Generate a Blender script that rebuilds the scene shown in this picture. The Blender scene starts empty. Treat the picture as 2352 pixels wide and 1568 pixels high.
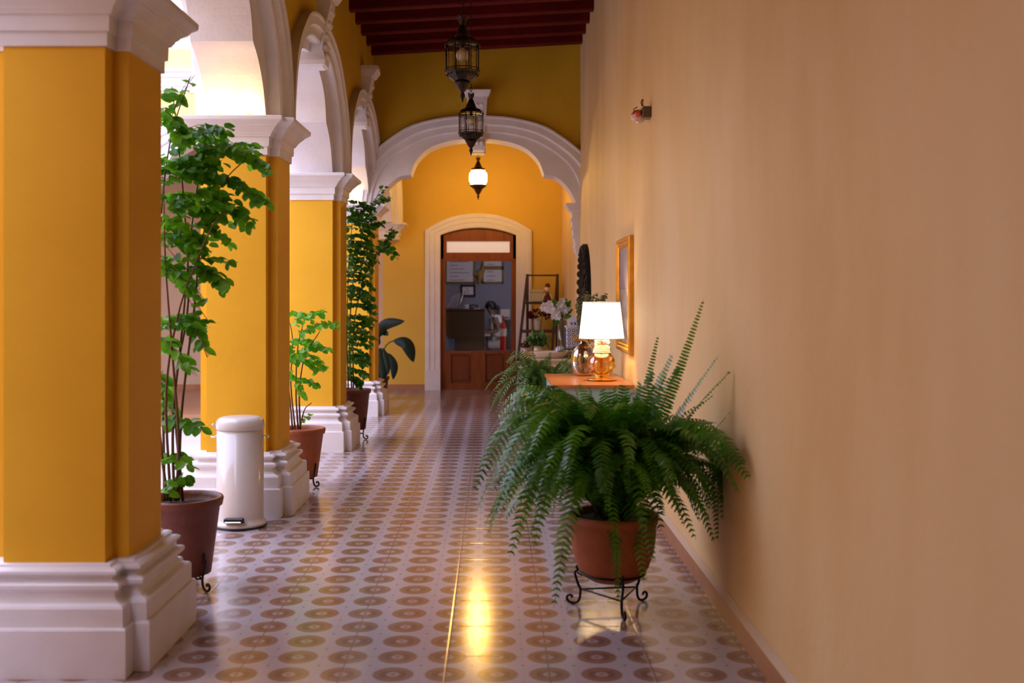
import bpy, math, random
from mathutils import Vector as V, Matrix
R = random.Random(7)
C = bpy.context.scene.collection
SC = bpy.context.scene
PI = math.pi
F, U0, V0, EYE = 2500.0, 1134.0, 679.0, 1.45

def at(x, y, Y):                       # photograph pixel + distance down the corridor -> point in metres
    return V(((x - U0) * Y / F, Y, EYE + (V0 - y) * Y / F))

# ------------------------------------------------------------------ materials
def mat(name, col, rough=.6, metal=0., var=None, vscale=3., bump=0., bscale=60., spec=.5, coat=0., trans=0., emit=None, estr=0., stretch=None, sheen=0., sss=0.):
    m = bpy.data.materials.new(name); m.use_nodes = True
    nt = m.node_tree; b = nt.nodes['Principled BSDF']
    b.inputs['Base Color'].default_value = (*col, 1)
    b.inputs['Roughness'].default_value = rough
    b.inputs['Metallic'].default_value = metal
    b.inputs['Specular IOR Level'].default_value = spec
    b.inputs['Coat Weight'].default_value = coat
    b.inputs['Transmission Weight'].default_value = trans
    if emit:
        b.inputs['Emission Color'].default_value = (*emit, 1); b.inputs['Emission Strength'].default_value = estr
    if var or bump:
        tc = nt.nodes.new('ShaderNodeTexCoord'); mp = nt.nodes.new('ShaderNodeMapping')
        nt.links.new(tc.outputs['Object'], mp.inputs['Vector'])
        if stretch: mp.inputs['Scale'].default_value = stretch
    if var:
        n = nt.nodes.new('ShaderNodeTexNoise'); n.inputs['Scale'].default_value = vscale; n.inputs['Detail'].default_value = 4
        nt.links.new(mp.outputs['Vector'], n.inputs['Vector'])
        r = nt.nodes.new('ShaderNodeValToRGB'); r.color_ramp.elements[0].position = .32; r.color_ramp.elements[1].position = .68
        r.color_ramp.elements[0].color = (*var, 1); r.color_ramp.elements[1].color = (*col, 1)
        nt.links.new(n.outputs['Fac'], r.inputs['Fac']); nt.links.new(r.outputs['Color'], b.inputs['Base Color'])
    if bump:
        n2 = nt.nodes.new('ShaderNodeTexNoise'); n2.inputs['Scale'].default_value = bscale; n2.inputs['Detail'].default_value = 3
        nt.links.new(tc.outputs['Object'], n2.inputs['Vector'])
        bp = nt.nodes.new('ShaderNodeBump'); bp.inputs['Strength'].default_value = bump; bp.inputs['Distance'].default_value = .01
        nt.links.new(n2.outputs['Fac'], bp.inputs['Height']); nt.links.new(bp.outputs['Normal'], b.inputs['Normal'])
    return m

def leafmat(name, c1, c2, rough=.35, trans=.35, scale=14., spec=.5):
    m = bpy.data.materials.new(name); m.use_nodes = True
    nt = m.node_tree; b = nt.nodes['Principled BSDF']; out = nt.nodes['Material Output']
    tc = nt.nodes.new('ShaderNodeTexCoord'); n = nt.nodes.new('ShaderNodeTexNoise'); n.inputs['Scale'].default_value = scale
    nt.links.new(tc.outputs['Object'], n.inputs['Vector'])
    r = nt.nodes.new('ShaderNodeValToRGB'); r.color_ramp.elements[0].position = .35; r.color_ramp.elements[1].position = .65
    r.color_ramp.elements[0].color = (*c1, 1); r.color_ramp.elements[1].color = (*c2, 1)
    nt.links.new(n.outputs['Fac'], r.inputs['Fac']); nt.links.new(r.outputs['Color'], b.inputs['Base Color'])
    b.inputs['Roughness'].default_value = rough; b.inputs['Specular IOR Level'].default_value = spec
    t = nt.nodes.new('ShaderNodeBsdfTranslucent'); nt.links.new(r.outputs['Color'], t.inputs['Color'])
    mx = nt.nodes.new('ShaderNodeMixShader'); mx.inputs[0].default_value = trans
    nt.links.new(b.outputs[0], mx.inputs[1]); nt.links.new(t.outputs[0], mx.inputs[2]); nt.links.new(mx.outputs[0], out.inputs[0])
    return m

def glassmat(name, tint, refl=.12, rough=.02):
    m = bpy.data.materials.new(name); m.use_nodes = True
    nt = m.node_tree; nt.nodes.remove(nt.nodes['Principled BSDF']); out = nt.nodes['Material Output']
    t = nt.nodes.new('ShaderNodeBsdfTransparent'); t.inputs[0].default_value = (*tint, 1)
    g = nt.nodes.new('ShaderNodeBsdfGlossy'); g.inputs['Color'].default_value = (1, 1, 1, 1); g.inputs['Roughness'].default_value = rough
    lw = nt.nodes.new('ShaderNodeLayerWeight'); lw.inputs['Blend'].default_value = .25
    ml = nt.nodes.new('ShaderNodeMath'); ml.operation = 'MULTIPLY_ADD'; ml.inputs[1].default_value = .75; ml.inputs[2].default_value = refl
    nt.links.new(lw.outputs['Fresnel'], ml.inputs[0])
    mx = nt.nodes.new('ShaderNodeMixShader'); nt.links.new(ml.outputs[0], mx.inputs[0])
    nt.links.new(t.outputs[0], mx.inputs[1]); nt.links.new(g.outputs[0], mx.inputs[2]); nt.links.new(mx.outputs[0], out.inputs[0])
    return m

def math_node(nt, op, a, b=None, c=None):
    n = nt.nodes.new('ShaderNodeMath'); n.operation = op
    for i, v in enumerate((a, b, c)):
        if v is None: continue
        if isinstance(v, (int, float)): n.inputs[i].default_value = v
        else: nt.links.new(v, n.inputs[i])
    return n.outputs[0]

def tile_material():
    m = bpy.data.materials.new('patterned_cement_tile'); m.use_nodes = True
    nt = m.node_tree; b = nt.nodes['Principled BSDF']
    tc = nt.nodes.new('ShaderNodeTexCoord'); sp = nt.nodes.new('ShaderNodeSeparateXYZ'); nt.links.new(tc.outputs['Object'], sp.inputs[0])
    X, Y = sp.outputs[0], sp.outputs[1]
    def cell(src, off, per):           # signed distance to nearest line off + k*per
        s = math_node(nt, 'ADD', src, 100 * per - off + per / 2)
        s = math_node(nt, 'MODULO', s, per)
        return math_node(nt, 'SUBTRACT', s, per / 2)
    cx, cy = cell(X, -.186, .2), cell(Y, 4.17, .2)
    ax, ay = math_node(nt, 'ABSOLUTE', cx), math_node(nt, 'ABSOLUTE', cy)
    r2 = math_node(nt, 'ADD', math_node(nt, 'MULTIPLY', cx, cx), math_node(nt, 'MULTIPLY', cy, cy))
    rr = math_node(nt, 'SQRT', r2)
    def step(val, edge, w=.004):       # 1 below edge
        mr = nt.nodes.new('ShaderNodeMapRange'); nt.links.new(val, mr.inputs[0])
        mr.inputs[1].default_value = edge - w; mr.inputs[2].default_value = edge + w; mr.inputs[3].default_value = 1; mr.inputs[4].default_value = 0
        return mr.outputs[0]
    def mix(fac, c1, c2):
        mx = nt.nodes.new('ShaderNodeMix'); mx.data_type = 'RGBA'
        if isinstance(fac, float): mx.inputs[0].default_value = fac
        else: nt.links.new(fac, mx.inputs[0])
        for i, c in ((6, c1), (7, c2)):
            if isinstance(c, tuple): mx.inputs[i].default_value = (*c, 1)
            else: nt.links.new(c, mx.inputs[i])
        return mx.outputs[2]
    nz = nt.nodes.new('ShaderNodeTexNoise'); nz.inputs['Scale'].default_value = 2.2; nz.inputs['Detail'].default_value = 5
    nt.links.new(tc.outputs['Object'], nz.inputs['Vector'])
    nv = nt.nodes.new('ShaderNodeTexWhiteNoise'); nv.noise_dimensions = '2D'
    cmb = nt.nodes.new('ShaderNodeCombineXYZ')
    nt.links.new(math_node(nt, 'FLOOR', math_node(nt, 'MULTIPLY', math_node(nt, 'ADD', X, .186 + 40), 2.5)), cmb.inputs[0])
    nt.links.new(math_node(nt, 'FLOOR', math_node(nt, 'MULTIPLY', math_node(nt, 'ADD', Y, -4.377 + 40), 2.5)), cmb.inputs[1])
    nt.links.new(cmb.outputs[0], nv.inputs['Vector'])
    disc_c = mix(nv.outputs['Value'], (.27, .165, .11), (.24, .125, .095))
    disc_d = mix(nv.outputs['Value'], (.20, .11, .07), (.185, .09, .065))
    bg = mix(nz.outputs['Fac'], (.40, .34, .36), (.47, .41, .43))
    col = mix(step(rr, .079), bg, disc_c)
    ring = math_node(nt, 'MULTIPLY', step(rr, .052), math_node(nt, 'SUBTRACT', 1.0, step(rr, .028)))
    lobe = math_node(nt, 'MULTIPLY', ring, step(ay, .034))
    col = mix(lobe, col, disc_d)
    col = mix(step(rr, .025), col, (.36, .27, .25))
    col = mix(step(rr, .009), col, disc_c)
    # small marks in the gaps
    dx, dy = cell(X, -.086, .2), cell(Y, 4.27, .2)
    dm = math_node(nt, 'ADD', math_node(nt, 'ABSOLUTE', dx), math_node(nt, 'ABSOLUTE', dy))
    col = mix(math_node(nt, 'MULTIPLY', step(dm, .009, .002), .8), col, (.16, .10, .10))
    # joints of the 40 cm tiles, fine line of the 20 cm pattern
    jx, jy = math_node(nt, 'ABSOLUTE', cell(X, -.186, .4)), math_node(nt, 'ABSOLUTE', cell(Y, 4.777, .4))
    col = mix(math_node(nt, 'MULTIPLY', step(jx, .0030, .0008), .85), col, (.17, .12, .12))
    col = mix(math_node(nt, 'MULTIPLY', step(jy, .0022, .0008), .5), col, (.17, .12, .12))
    hx = math_node(nt, 'ABSOLUTE', dx)
    col = mix(math_node(nt, 'MULTIPLY', step(hx, .0012, .0006), .35), col, (.3, .22, .22))
    nt.links.new(col, b.inputs['Base Color'])
    rg = nt.nodes.new('ShaderNodeMapRange'); nt.links.new(nz.outputs['Fac'], rg.inputs[0]); rg.inputs[3].default_value = .135; rg.inputs[4].default_value = .17
    nt.links.new(rg.outputs[0], b.inputs['Roughness'])
    b.inputs['Specular IOR Level'].default_value = .8
    bp = nt.nodes.new('ShaderNodeBump'); bp.inputs['Strength'].default_value = .15; bp.inputs['Distance'].default_value = .002
    j = math_node(nt, 'SUBTRACT', 1.0, math_node(nt, 'MAXIMUM', step(jx, .004, .003), step(jy, .004, .003)))
    n3 = nt.nodes.new('ShaderNodeTexNoise'); n3.inputs['Scale'].default_value = 5.; nt.links.new(tc.outputs['Object'], n3.inputs['Vector'])
    nt.links.new(math_node(nt, 'ADD', j, math_node(nt, 'MULTIPLY', n3.outputs['Fac'], .25)), bp.inputs['Height'])
    nt.links.new(bp.outputs['Normal'], b.inputs['Normal'])
    return m

M = dict(
    white=mat('white_stucco', (.79, .76, .775), .7, var=(.73, .70, .71), vscale=5, bump=.25, bscale=35),
    ochre=mat('ochre_paint', (.79, .43, .026), .6, var=(.74, .395, .02), vscale=2.5, bump=.2, bscale=25, spec=.2),
    mustard=mat('mustard_paint', (.66, .42, .03), .65, var=(.58, .36, .022), vscale=2, bump=.25, bscale=25, stretch=(1, 1, .35), spec=.2),
    cream=mat('cream_paint', (.79, .575, .30), .6, var=(.71, .475, .205), vscale=1.6, bump=.3, bscale=18, stretch=(1, 1, .4), spec=.25),
    backyellow=mat('yellow_paint', (.73, .48, .085), .6, var=(.68, .44, .065), vscale=1.5, bump=.2, bscale=20, spec=.2),
    beige=mat('beige_paint', (.62, .47, .36), .7, var=(.56, .42, .31), vscale=2, bump=.2),
    skirt=mat('terracotta_skirting', (.42, .20, .10), .35, var=(.36, .16, .08), vscale=6),
    ledge=mat('skirting_cap', (.58, .42, .27), .6),
    beam=mat('oxblood_paint', (.12, .0015, .002), .7, var=(.085, .001, .0015), vscale=5, bump=.2, spec=.2),
    ceil=mat('dark_red_ceiling', (.12, .012, .008), .7, bump=.2),
    tile=tile_material(),
    patio=mat('pale_patio_stone', (.62, .60, .60), .6, var=(.52, .50, .50), vscale=1.2, bump=.3, bscale=12),
    terracotta=mat('terracotta_clay', (.42, .12, .035), .6, var=(.33, .085, .025), vscale=7, bump=.3, bscale=40),
    claydark=mat('dark_clay', (.19, .05, .026), .5, var=(.14, .036, .02), vscale=7, bump=.3, bscale=40),
    soil=mat('soil', (.03, .018, .01), .95, bump=1., bscale=60),
    iron=mat('black_iron', (.012, .011, .012), .45, .6, bump=.3, bscale=120),
    bronze=mat('dark_bronze', (.05, .032, .022), .42, .85, var=(.022, .014, .01), vscale=40, bump=.5, bscale=90),
    brass=mat('lantern_brass', (.16, .085, .03), .4, .9, var=(.08, .04, .015), vscale=40, bump=.5, bscale=90),
    enamel=mat('white_enamel', (.62, .60, .61), .16, coat=.4),
    chrome=mat('chrome', (.7, .7, .72), .15, 1.),
    black=mat('black_plastic', (.01, .01, .012), .35),
    blacktrim=mat('black_rubber', (.015, .015, .02), .6),
    leafA=leafmat('leaf_dark_green', (.05, .22, .01), (.20, .52, .025), trans=.58, spec=.3, scale=9),
    leafB=leafmat('leaf_bright_green', (.13, .46, .02), (.28, .68, .04), trans=.5, spec=.3),
    leafC=leafmat('leaf_deep_green', (.04, .18, .02), (.13, .36, .04), trans=.45, spec=.3),
    fern=leafmat('fern_green', (.035, .17, .01), (.12, .38, .02), rough=.33, trans=.35, scale=5, spec=.7),
    fern2=leafmat('fern_olive_green', (.06, .16, .025), (.15, .27, .06), rough=.4, trans=.3, scale=5),
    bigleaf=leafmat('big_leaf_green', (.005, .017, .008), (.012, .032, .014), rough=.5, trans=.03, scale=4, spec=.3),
    olive=leafmat('eucalyptus_green', (.10, .13, .05), (.22, .24, .12), rough=.5, trans=.25, scale=20),
    stem=mat('woody_stem', (.12, .045, .025), .7),
    stemg=mat('green_stem', (.06, .10, .02), .6),
    wood=mat('varnished_door_wood', (.27, .075, .018), .35, var=(.19, .048, .012), vscale=3, stretch=(9, 9, .7)),
    panelw=mat('recessed_panel_wood', (.20, .050, .014), .4, var=(.15, .036, .01), vscale=3, stretch=(9, 9, .7)),
    tabletop=mat('orange_varnished_tabletop', (.62, .22, .07), .28, var=(.52, .165, .045), vscale=3, stretch=(1, 8, 1)),
    tableblue=mat('pale_blue_painted_wood', (.38, .60, .68), .5, var=(.31, .52, .60), vscale=8),
    tablecream=mat('cream_painted_wood', (.66, .55, .42), .5, var=(.6, .48, .36), vscale=8),
    darkwood=mat('dark_brown_wood', (.06, .03, .026), .5, var=(.035, .018, .016), vscale=8, stretch=(6, 6, 1)),
    desk=mat('dark_desk_laminate', (.085, .058, .032), .4, var=(.065, .042, .022), vscale=2, stretch=(8, 8, 1)),
    roomblue=mat('grey_blue_paint', (.27, .26, .30), .75, bump=.1),
    paper=mat('paper', (.78, .68, .64), .8),
    ink=mat('printed_ink', (.22, .18, .22), .8),
    oldgold=mat('old_gold_frame', (.25, .16, .04), .4, .5),
    gold=mat('gold_leaf_frame', (.80, .43, .07), .3, .75, var=(.62, .30, .04), vscale=12),
    blackw=mat('black_carved_wood', (.008, .006, .006), .7, bump=.5, bscale=40, spec=.25),
    bluebin=mat('blue_plastic', (.10, .17, .32), .45),
    red=mat('red_enamel', (.50, .008, .012), .3),
    sticker=mat('cream_label', (.72, .58, .46), .6),
    skin=mat('skin', (.25, .115, .07), .5),
    hair=mat('black_hair', (.008, .006, .007), .45),
    shirt=mat('white_shirt', (.72, .68, .66), .8, bump=.3, bscale=30),
    trousers=mat('beige_trousers', (.46, .38, .31), .8, bump=.3, bscale=30),
    badge=mat('pale_blue_scarf', (.45, .55, .80), .7),
    cshade=mat('lamp_shade_fabric', (.9, .82, .66), .9, emit=(1., .82, .52), estr=3.2),
    ceramic=mat('glazed_cream_ceramic', (.70, .60, .50), .3),
    flowerw=leafmat('white_petal', (.80, .76, .80), (.95, .92, .93), rough=.5, trans=.3),
    flowerr=leafmat('dark_red_petal', (.07, .004, .015), (.16, .01, .03), rough=.6, trans=.1),
    raffia=mat('dried_raffia', (.62, .47, .30), .8, bump=.6, bscale=60),
    rope=mat('white_rope', (.80, .72, .58), .8, bump=.8, bscale=90),
    blueglaze=mat('cobalt_glaze', (.03, .05, .26), .3),
    whiteglaze=mat('white_glaze', (.72, .72, .84), .3),
    straw=mat('ochre_straw', (.50, .28, .07), .8, var=(.34, .19, .05), vscale=12, bump=.5),
    striped=mat('striped_glass', (.45, .45, .42), .25),
    glass=glassmat('clear_glass', (.93, .94, .93), .05),
    glassdoor=glassmat('door_glass', (.93, .92, .92), .03),
    amber=glassmat('amber_glass', (.97, .66, .24), .12),
    smoke=glassmat('smoky_glass', (.68, .58, .46), .15),
    bulb=mat('unlit_bulb', (.88, .78, .68), .3),
    gallery=mat('overexposed_ochre_paint', (.84, .60, .22), .6, var=(.79, .55, .18), vscale=2, bump=.2, spec=.2),  # gallery ochre made paler, its overexposure put into the colour
    bulbon=mat('lit_bulb', (1, .8, .5), .5, emit=(1., .78, .42), estr=30),
    frost=mat('lit_frosted_glass', (1, .85, .5), .6, emit=(1., .60, .20), estr=115),
    transom=mat('glowing_transom_glass', (.80, .76, .77), .4, emit=(.93, .88, .90), estr=.32),  # faint emission puts brightness into the pane; the glass is no lamp
    canvas=mat('painted_canvas', (.44, .38, .36), .5, var=(.16, .12, .12), vscale=9),
    strobe=mat('clear_lens', (.75, .52, .45), .2, coat=.5),
    redlens=mat('red_lens', (.75, .10, .09), .25, coat=.5),
    greybox=mat('brown_grey_box', (.13, .09, .07), .5),
    aqua=mat('pale_box', (.50, .45, .28), .5),
    wire=mat('dark_wire', (.05, .006, .005), .5),
)

m_ = M['frost']; nt_ = m_.node_tree                     # frosted glass lets half of the bulb's light straight through
tr_ = nt_.nodes.new('ShaderNodeBsdfTransparent'); tr_.inputs[0].default_value = (1, .9, .7, 1); mx_ = nt_.nodes.new('ShaderNodeMixShader'); mx_.inputs[0].default_value = .5
nt_.links.new(nt_.nodes['Principled BSDF'].outputs[0], mx_.inputs[1]); nt_.links.new(tr_.outputs[0], mx_.inputs[2]); nt_.links.new(mx_.outputs[0], nt_.nodes['Material Output'].inputs[0])

# ------------------------------------------------------------------ mesh helper
class MB:
    def __init__(s): s.v = []; s.f = []; s.sm = []
    def add(s, vs, fs, smooth=False):
        o = len(s.v); s.v += [tuple(p) for p in vs]
        for f in fs: s.f.append([i + o for i in f]); s.sm.append(smooth)
        return s
    def box(s, x0, x1, y0, y1, z0, z1):
        vs = [(x, y, z) for z in (z0, z1) for y in (y0, y1) for x in (x0, x1)]
        return s.add(vs, [(0, 2, 3, 1), (4, 5, 7, 6), (0, 1, 5, 4), (2, 6, 7, 3), (0, 4, 6, 2), (1, 3, 7, 5)])
    def bbox(s, x0, x1, y0, y1, z0, z1, b=.01):      # box with chamfered edges (outline in XY inset top/bottom + corners)
        def ring(i, z): return [(x0 + i + b, y0 + i, z), (x1 - i - b, y0 + i, z), (x1 - i, y0 + i + b, z), (x1 - i, y1 - i - b, z), (x1 - i - b, y1 - i, z), (x0 + i + b, y1 - i, z), (x0 + i, y1 - i - b, z), (x0 + i, y0 + i + b, z)]
        return s.rings([ring(b, z0), ring(0, z0 + b), ring(0, z1 - b), ring(b, z1)], False)
    def rings(s, rs, smooth=True, cap=True, closed=True):
        n = len(rs[0]); vs = [p for r in rs for p in r]; fs = []
        for k in range(len(rs) - 1):
            for i in range(n if closed else n - 1):
                j = (i + 1) % n; fs.append((k * n + i, k * n + j, (k + 1) * n + j, (k + 1) * n + i))
        if cap: fs.append(tuple(range(n))[::-1]); fs.append(tuple(range((len(rs) - 1) * n, len(rs) * n)))
        return s.add(vs, fs, smooth)
    def lathe(s, prof, c=(0, 0, 0), n=24, smooth=True, cap=True, rot=0., axis=None):
        rs = []
        for r, z in prof:
            rs.append([(c[0] + r * math.cos(rot + 2 * PI * i / n), c[1] + r * math.sin(rot + 2 * PI * i / n), c[2] + z) for i in range(n)])
        if axis is not None:
            q = V((0, 0, 1)).rotation_difference(V(axis))
            rs = [[tuple(V(c) + q @ (V(p) - V(c))) for p in r] for r in rs]
        return s.rings(rs, smooth, cap)
    def tube(s, pts, r, n=6, smooth=True):
        pts = [V(p) for p in pts]; rs = []
        if not hasattr(r, '__len__'): r = [r] * len(pts)
        t0 = (pts[1] - pts[0]).normalized()
        u = t0.orthogonal().normalized()
        for i, p in enumerate(pts):
            t = (pts[min(i + 1, len(pts) - 1)] - pts[max(i - 1, 0)])
            t = t.normalized() if t.length > 1e-9 else t0
            u = (u - t * u.dot(t)); u = u.normalized() if u.length > 1e-6 else t.orthogonal().normalized()
            w = t.cross(u)
            rs.append([tuple(p + r[i] * (u * math.cos(2 * PI * k / n) + w * math.sin(2 * PI * k / n))) for k in range(n)])
        return s.rings(rs, smooth)
    def ball(s, c, r, n=12, sq=(1, 1, 1)):
        m = n // 2; rs = []
        for k in range(m + 1):
            a = -PI / 2 + PI * k / m; a = max(-PI / 2 + .05, min(PI / 2 - .05, a))
            rs.append([(c[0] + r * sq[0] * math.cos(a) * math.cos(2 * PI * i / n), c[1] + r * sq[1] * math.cos(a) * math.sin(2 * PI * i / n), c[2] + r * sq[2] * math.sin(a)) for i in range(n)])
        return s.rings(rs)
    def prism(s, poly, a, b):          # poly: list of points, swept from offset a to offset b
        n = len(poly); vs = [V(p) + V(a) for p in poly] + [V(p) + V(b) for p in poly]
        fs = [tuple(range(n))[::-1], tuple(range(n, 2 * n))] + [(i, (i + 1) % n, (i + 1) % n + n, i + n) for i in range(n)]
        return s.add(vs, fs)
    def leaf(s, p, d, nrm, L, W, fold=.12, droop=.0):
        d = d.normalized(); sd = d.cross(nrm)
        if sd.length < 1e-4: sd = d.orthogonal()
        sd = sd.normalized(); nn = sd.cross(d).normalized()
        def q(a, b, c): return p + d * (L * a) + sd * (W * b) + nn * (W * c) - V((0, 0, droop * L * a * a))
        vs = [q(0, 0, 0), q(.14, .36, fold), q(.42, .5, fold), q(.72, .42, fold), q(.93, .2, fold * .3), q(1.0, 0, -.06), q(.93, -.2, fold * .3), q(.72, -.42, fold), q(.42, -.5, fold), q(.14, -.36, fold), q(.42, 0, -fold * .4), q(.72, 0, -fold * .4)]
        return s.add(vs, [(0, 1, 2, 10), (10, 2, 3, 11), (11, 3, 4, 5), (0, 10, 8, 9), (10, 11, 7, 8), (11, 5, 6, 7)], True)
    def build(s, name, m, parent=None, kind=None, fixn=True):
        me = bpy.data.meshes.new(name)
        off = V((0, 0, 0))
        if parent is not None: off = V(parent['_w'])
        me.from_pydata([tuple(V(p) - off) for p in s.v], [], s.f)
        me.polygons.foreach_set('use_smooth', s.sm)
        me.materials.append(m)
        if fixn:
            import bmesh
            b = bmesh.new(); b.from_mesh(me); bmesh.ops.recalc_face_normals(b, faces=b.faces[:]); b.to_mesh(me); b.free()
        me.update()
        o = bpy.data.objects.new(name, me); C.objects.link(o)
        o['_w'] = tuple(off)
        if parent is not None: o.parent = parent
        if kind: o['kind'] = kind
        return o

def thing(name, label, cat, loc=(0, 0, 0), group=None):
    o = bpy.data.objects.new(name, None); C.objects.link(o); o.location = loc; o.empty_display_size = .05
    o['label'] = label; o['category'] = cat; o['_w'] = tuple(loc)
    if group: o['group'] = group
    return o
def tag(o, label, cat, group=None):
    o['label'] = label; o['category'] = cat
    if group: o['group'] = group
    return o
def copytree(o, delta, label, parent=None):
    c = o.copy(); C.objects.link(c)
    if parent is None:
        c.location = V(o.location) + V(delta); c['label'] = label; c['_w'] = tuple(V(o['_w']) + V(delta))
    else:
        c.parent = parent; c['_w'] = tuple(V(o['_w']) + V(delta))
    for ch in list(o.children): copytree(ch, delta, None, c)
    return c
def curve(pts, n):                     # Catmull-Rom resampled evenly
    P = [V(p) for p in pts]; P = [P[0] * 2 - P[1]] + P + [P[-1] * 2 - P[-2]]
    d = []
    for i in range(1, len(P) - 2):
        for k in range(16):
            t = k / 16; a, b, c, e = P[i - 1], P[i], P[i + 1], P[i + 2]
            d.append(.5 * ((2 * b) + (c - a) * t + (2 * a - 5 * b + 4 * c - e) * t * t + (3 * b - a - 3 * c + e) * t ** 3))
    d.append(P[-2])
    L = [0]
    for i in range(1, len(d)): L.append(L[-1] + (d[i] - d[i - 1]).length)
    out = []; j = 0
    for k in range(n):
        s = L[-1] * k / (n - 1)
        while j < len(L) - 2 and L[j + 1] < s: j += 1
        seg = L[j + 1] - L[j]; out.append(d[j].lerp(d[j + 1], (s - L[j]) / seg if seg else 0))
    return out

# ------------------------------------------------------------------ the setting: floors, ceiling, walls
XW, XL, XP, XO = 1.05, -1.45, -1.71, -1.97          # right wall, arcade face, arcade centre line, arcade patio face
YP = [1.545, 4.535, 7.525, 10.515, 13.505]          # pillar centre lines
YB = 16.78
S = 'structure'
MB().box(-2.12, XW + .3, -4.5, YB + .2, -.2, 0).build('floor', M['tile'], kind=S)
MB().box(-12, -2.12, 13.28, YB + .2, -.2, 0).build('floor_gallery', M['skirt'], kind=S)
MB().box(-14, -2.12, -6, 13.28, -.35, -.15).build('floor_patio', M['patio'], kind=S)
def ceil_z(x): return 4.389 + .055 * x              # underside of beams: it falls towards the patio
cb = MB(); zr, zl = ceil_z(1.3) + .19, ceil_z(-2.1) + .19
cb.prism([(1.3, 0, zr), (-2.1, 0, zl), (-2.1, 0, zl + .2), (1.3, 0, zr + .2)], (0, -4.5, 0), (0, YB + .3, 0)).build('ceiling', M['ceil'], kind=S)
MB().box(-12, -2.0, 13.3, YB + .3, 4.0, 4.2).build('ceiling_gallery', M['ceil'], kind=S)
MB().box(XW, XW + .3, -4.5, YB + .3, 0, 4.8).build('wall_right', M['cream'], kind=S)
MB().box(-2.2, XW + .3, -4.8, -4.5, 0, 4.8).build('wall_rear', M['cream'], kind=S)
# skirting
MB().box(XW - .018, XW + .01, -4.5, YB, 0, .087).build('baseboard_right', M['skirt'], kind=S)
MB().add([(XW - .018, -4.5, .087), (XW - .018, YB, .087), (XW - .002, YB, .122), (XW - .002, -4.5, .122), (XW + .01, -4.5, .122), (XW + .01, YB, .122), (XW + .01, -4.5, .087), (XW + .01, YB, .087)],
         [(0, 1, 2, 3), (3, 2, 5, 4), (0, 3, 4, 6), (1, 7, 5, 2)]).build('trim_1', M['ledge'], kind=S)
# back wall with the doorway (x -.82 .. .345, arched head)
DX0, DX1, DH0, DH1 = -.82, .345, 2.383, 2.497
bw = MB()
bw.box(XP, DX0, YB, YB + .3, 0, 4.8); bw.box(DX1, XW + .3, YB, YB + .3, 0, 4.8)
def archz(x, z0, z1, a, b):
    c = (a + b) / 2; h = (b - a) / 2; t = (x - c) / h; return z0 + (z1 - z0) * math.sqrt(max(0, 1 - t * t * .9999)) ** 1.0
def door_head(x):                      # shallow segmental arch
    c = (DX0 + DX1) / 2; h = (DX1 - DX0) / 2; rise = DH1 - DH0; rad = (h * h + rise * rise) / (2 * rise)
    return DH1 - rad + math.sqrt(max(0, rad * rad - (x - c) ** 2))
NX = 20; xs = [DX0 + (DX1 - DX0) * i / NX for i in range(NX + 1)]
for y in (YB, YB + .3): bw.add([(x, y, door_head(x)) for x in xs] + [(x, y, 4.8) for x in xs], [(i, i + 1, NX + 2 + i, NX + 1 + i) for i in range(NX)])
bw.add([(x, YB, door_head(x)) for x in xs] + [(x, YB + .3, door_head(x)) for x in xs], [(i, i + 1, NX + 2 + i, NX + 1 + i) for i in range(NX)])
bw.build('wall_back', M['backyellow'], kind=S)
MB().box(-12, XP, YB, YB + .3, 0, 4.8).build('wall_gallery_back', M['beige'], kind=S)
MB().box(-12, -1.055, YB - .016, YB + .01, 0, .085).build('baseboard_back', M['skirt'], kind=S)
MB().box(.585, XW - .02, YB - .016, YB + .01, 0, .085).build('baseboard_corner', M['skirt'], kind=S)

# ---- arch geometry (s along the span, h above the spring)
def arch_curves(kz, cusp_h, crown, outer, half_out):
    lob1 = [(1.198, 0, 0), (1.176, .055 * kz, 0), (1.10, .19 * kz, 0), (.965, .31 * kz, 0), (.812, cusp_h, 0)]
    lob2 = [(.812, cusp_h, 0), (.742, cusp_h + .17 * kz, 0), (.60, crown - .13, 0), (.40, crown - .048, 0), (.18, crown - .012, 0), (0, crown, 0)]
    a = curve(lob1, 14)[:-1] + curve(lob2, 20)
    Bc = curve([(1.285, 0, 0), (1.245, .2 * kz, 0), (1.10, .47 * kz, 0), (.80, crown - .09, 0), (.45, crown + .035, 0), (0, crown + .07, 0)], 33)
    oc = curve([(half_out, 0, 0), (half_out - .02, .2 * kz, 0), (1.39, .44 * kz, 0), (1.25, .62 * kz, 0), (1.0, outer - .24, 0), (.77, outer - .115, 0), (.4, outer - .028, 0), (0, outer, 0)], 33)
    full = lambda c: [(p[0], p[1]) for p in c] + [(-p[0], p[1]) for p in c[-2::-1]]
    return full(a), full(Bc), full(oc)
ARC = arch_curves(1.07, .412, .84, 1.095, 1.49)
CRS = arch_curves(1.0, .345, .785, 1.055, 1.40)
BANDS = [(0, 0), (0, .018), (.07, .03), (.40, .03), (.46, .045), (.50, .062), (.84, .062), (.90, .075), (1.0, .075), (1.0, -.03)]
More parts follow.
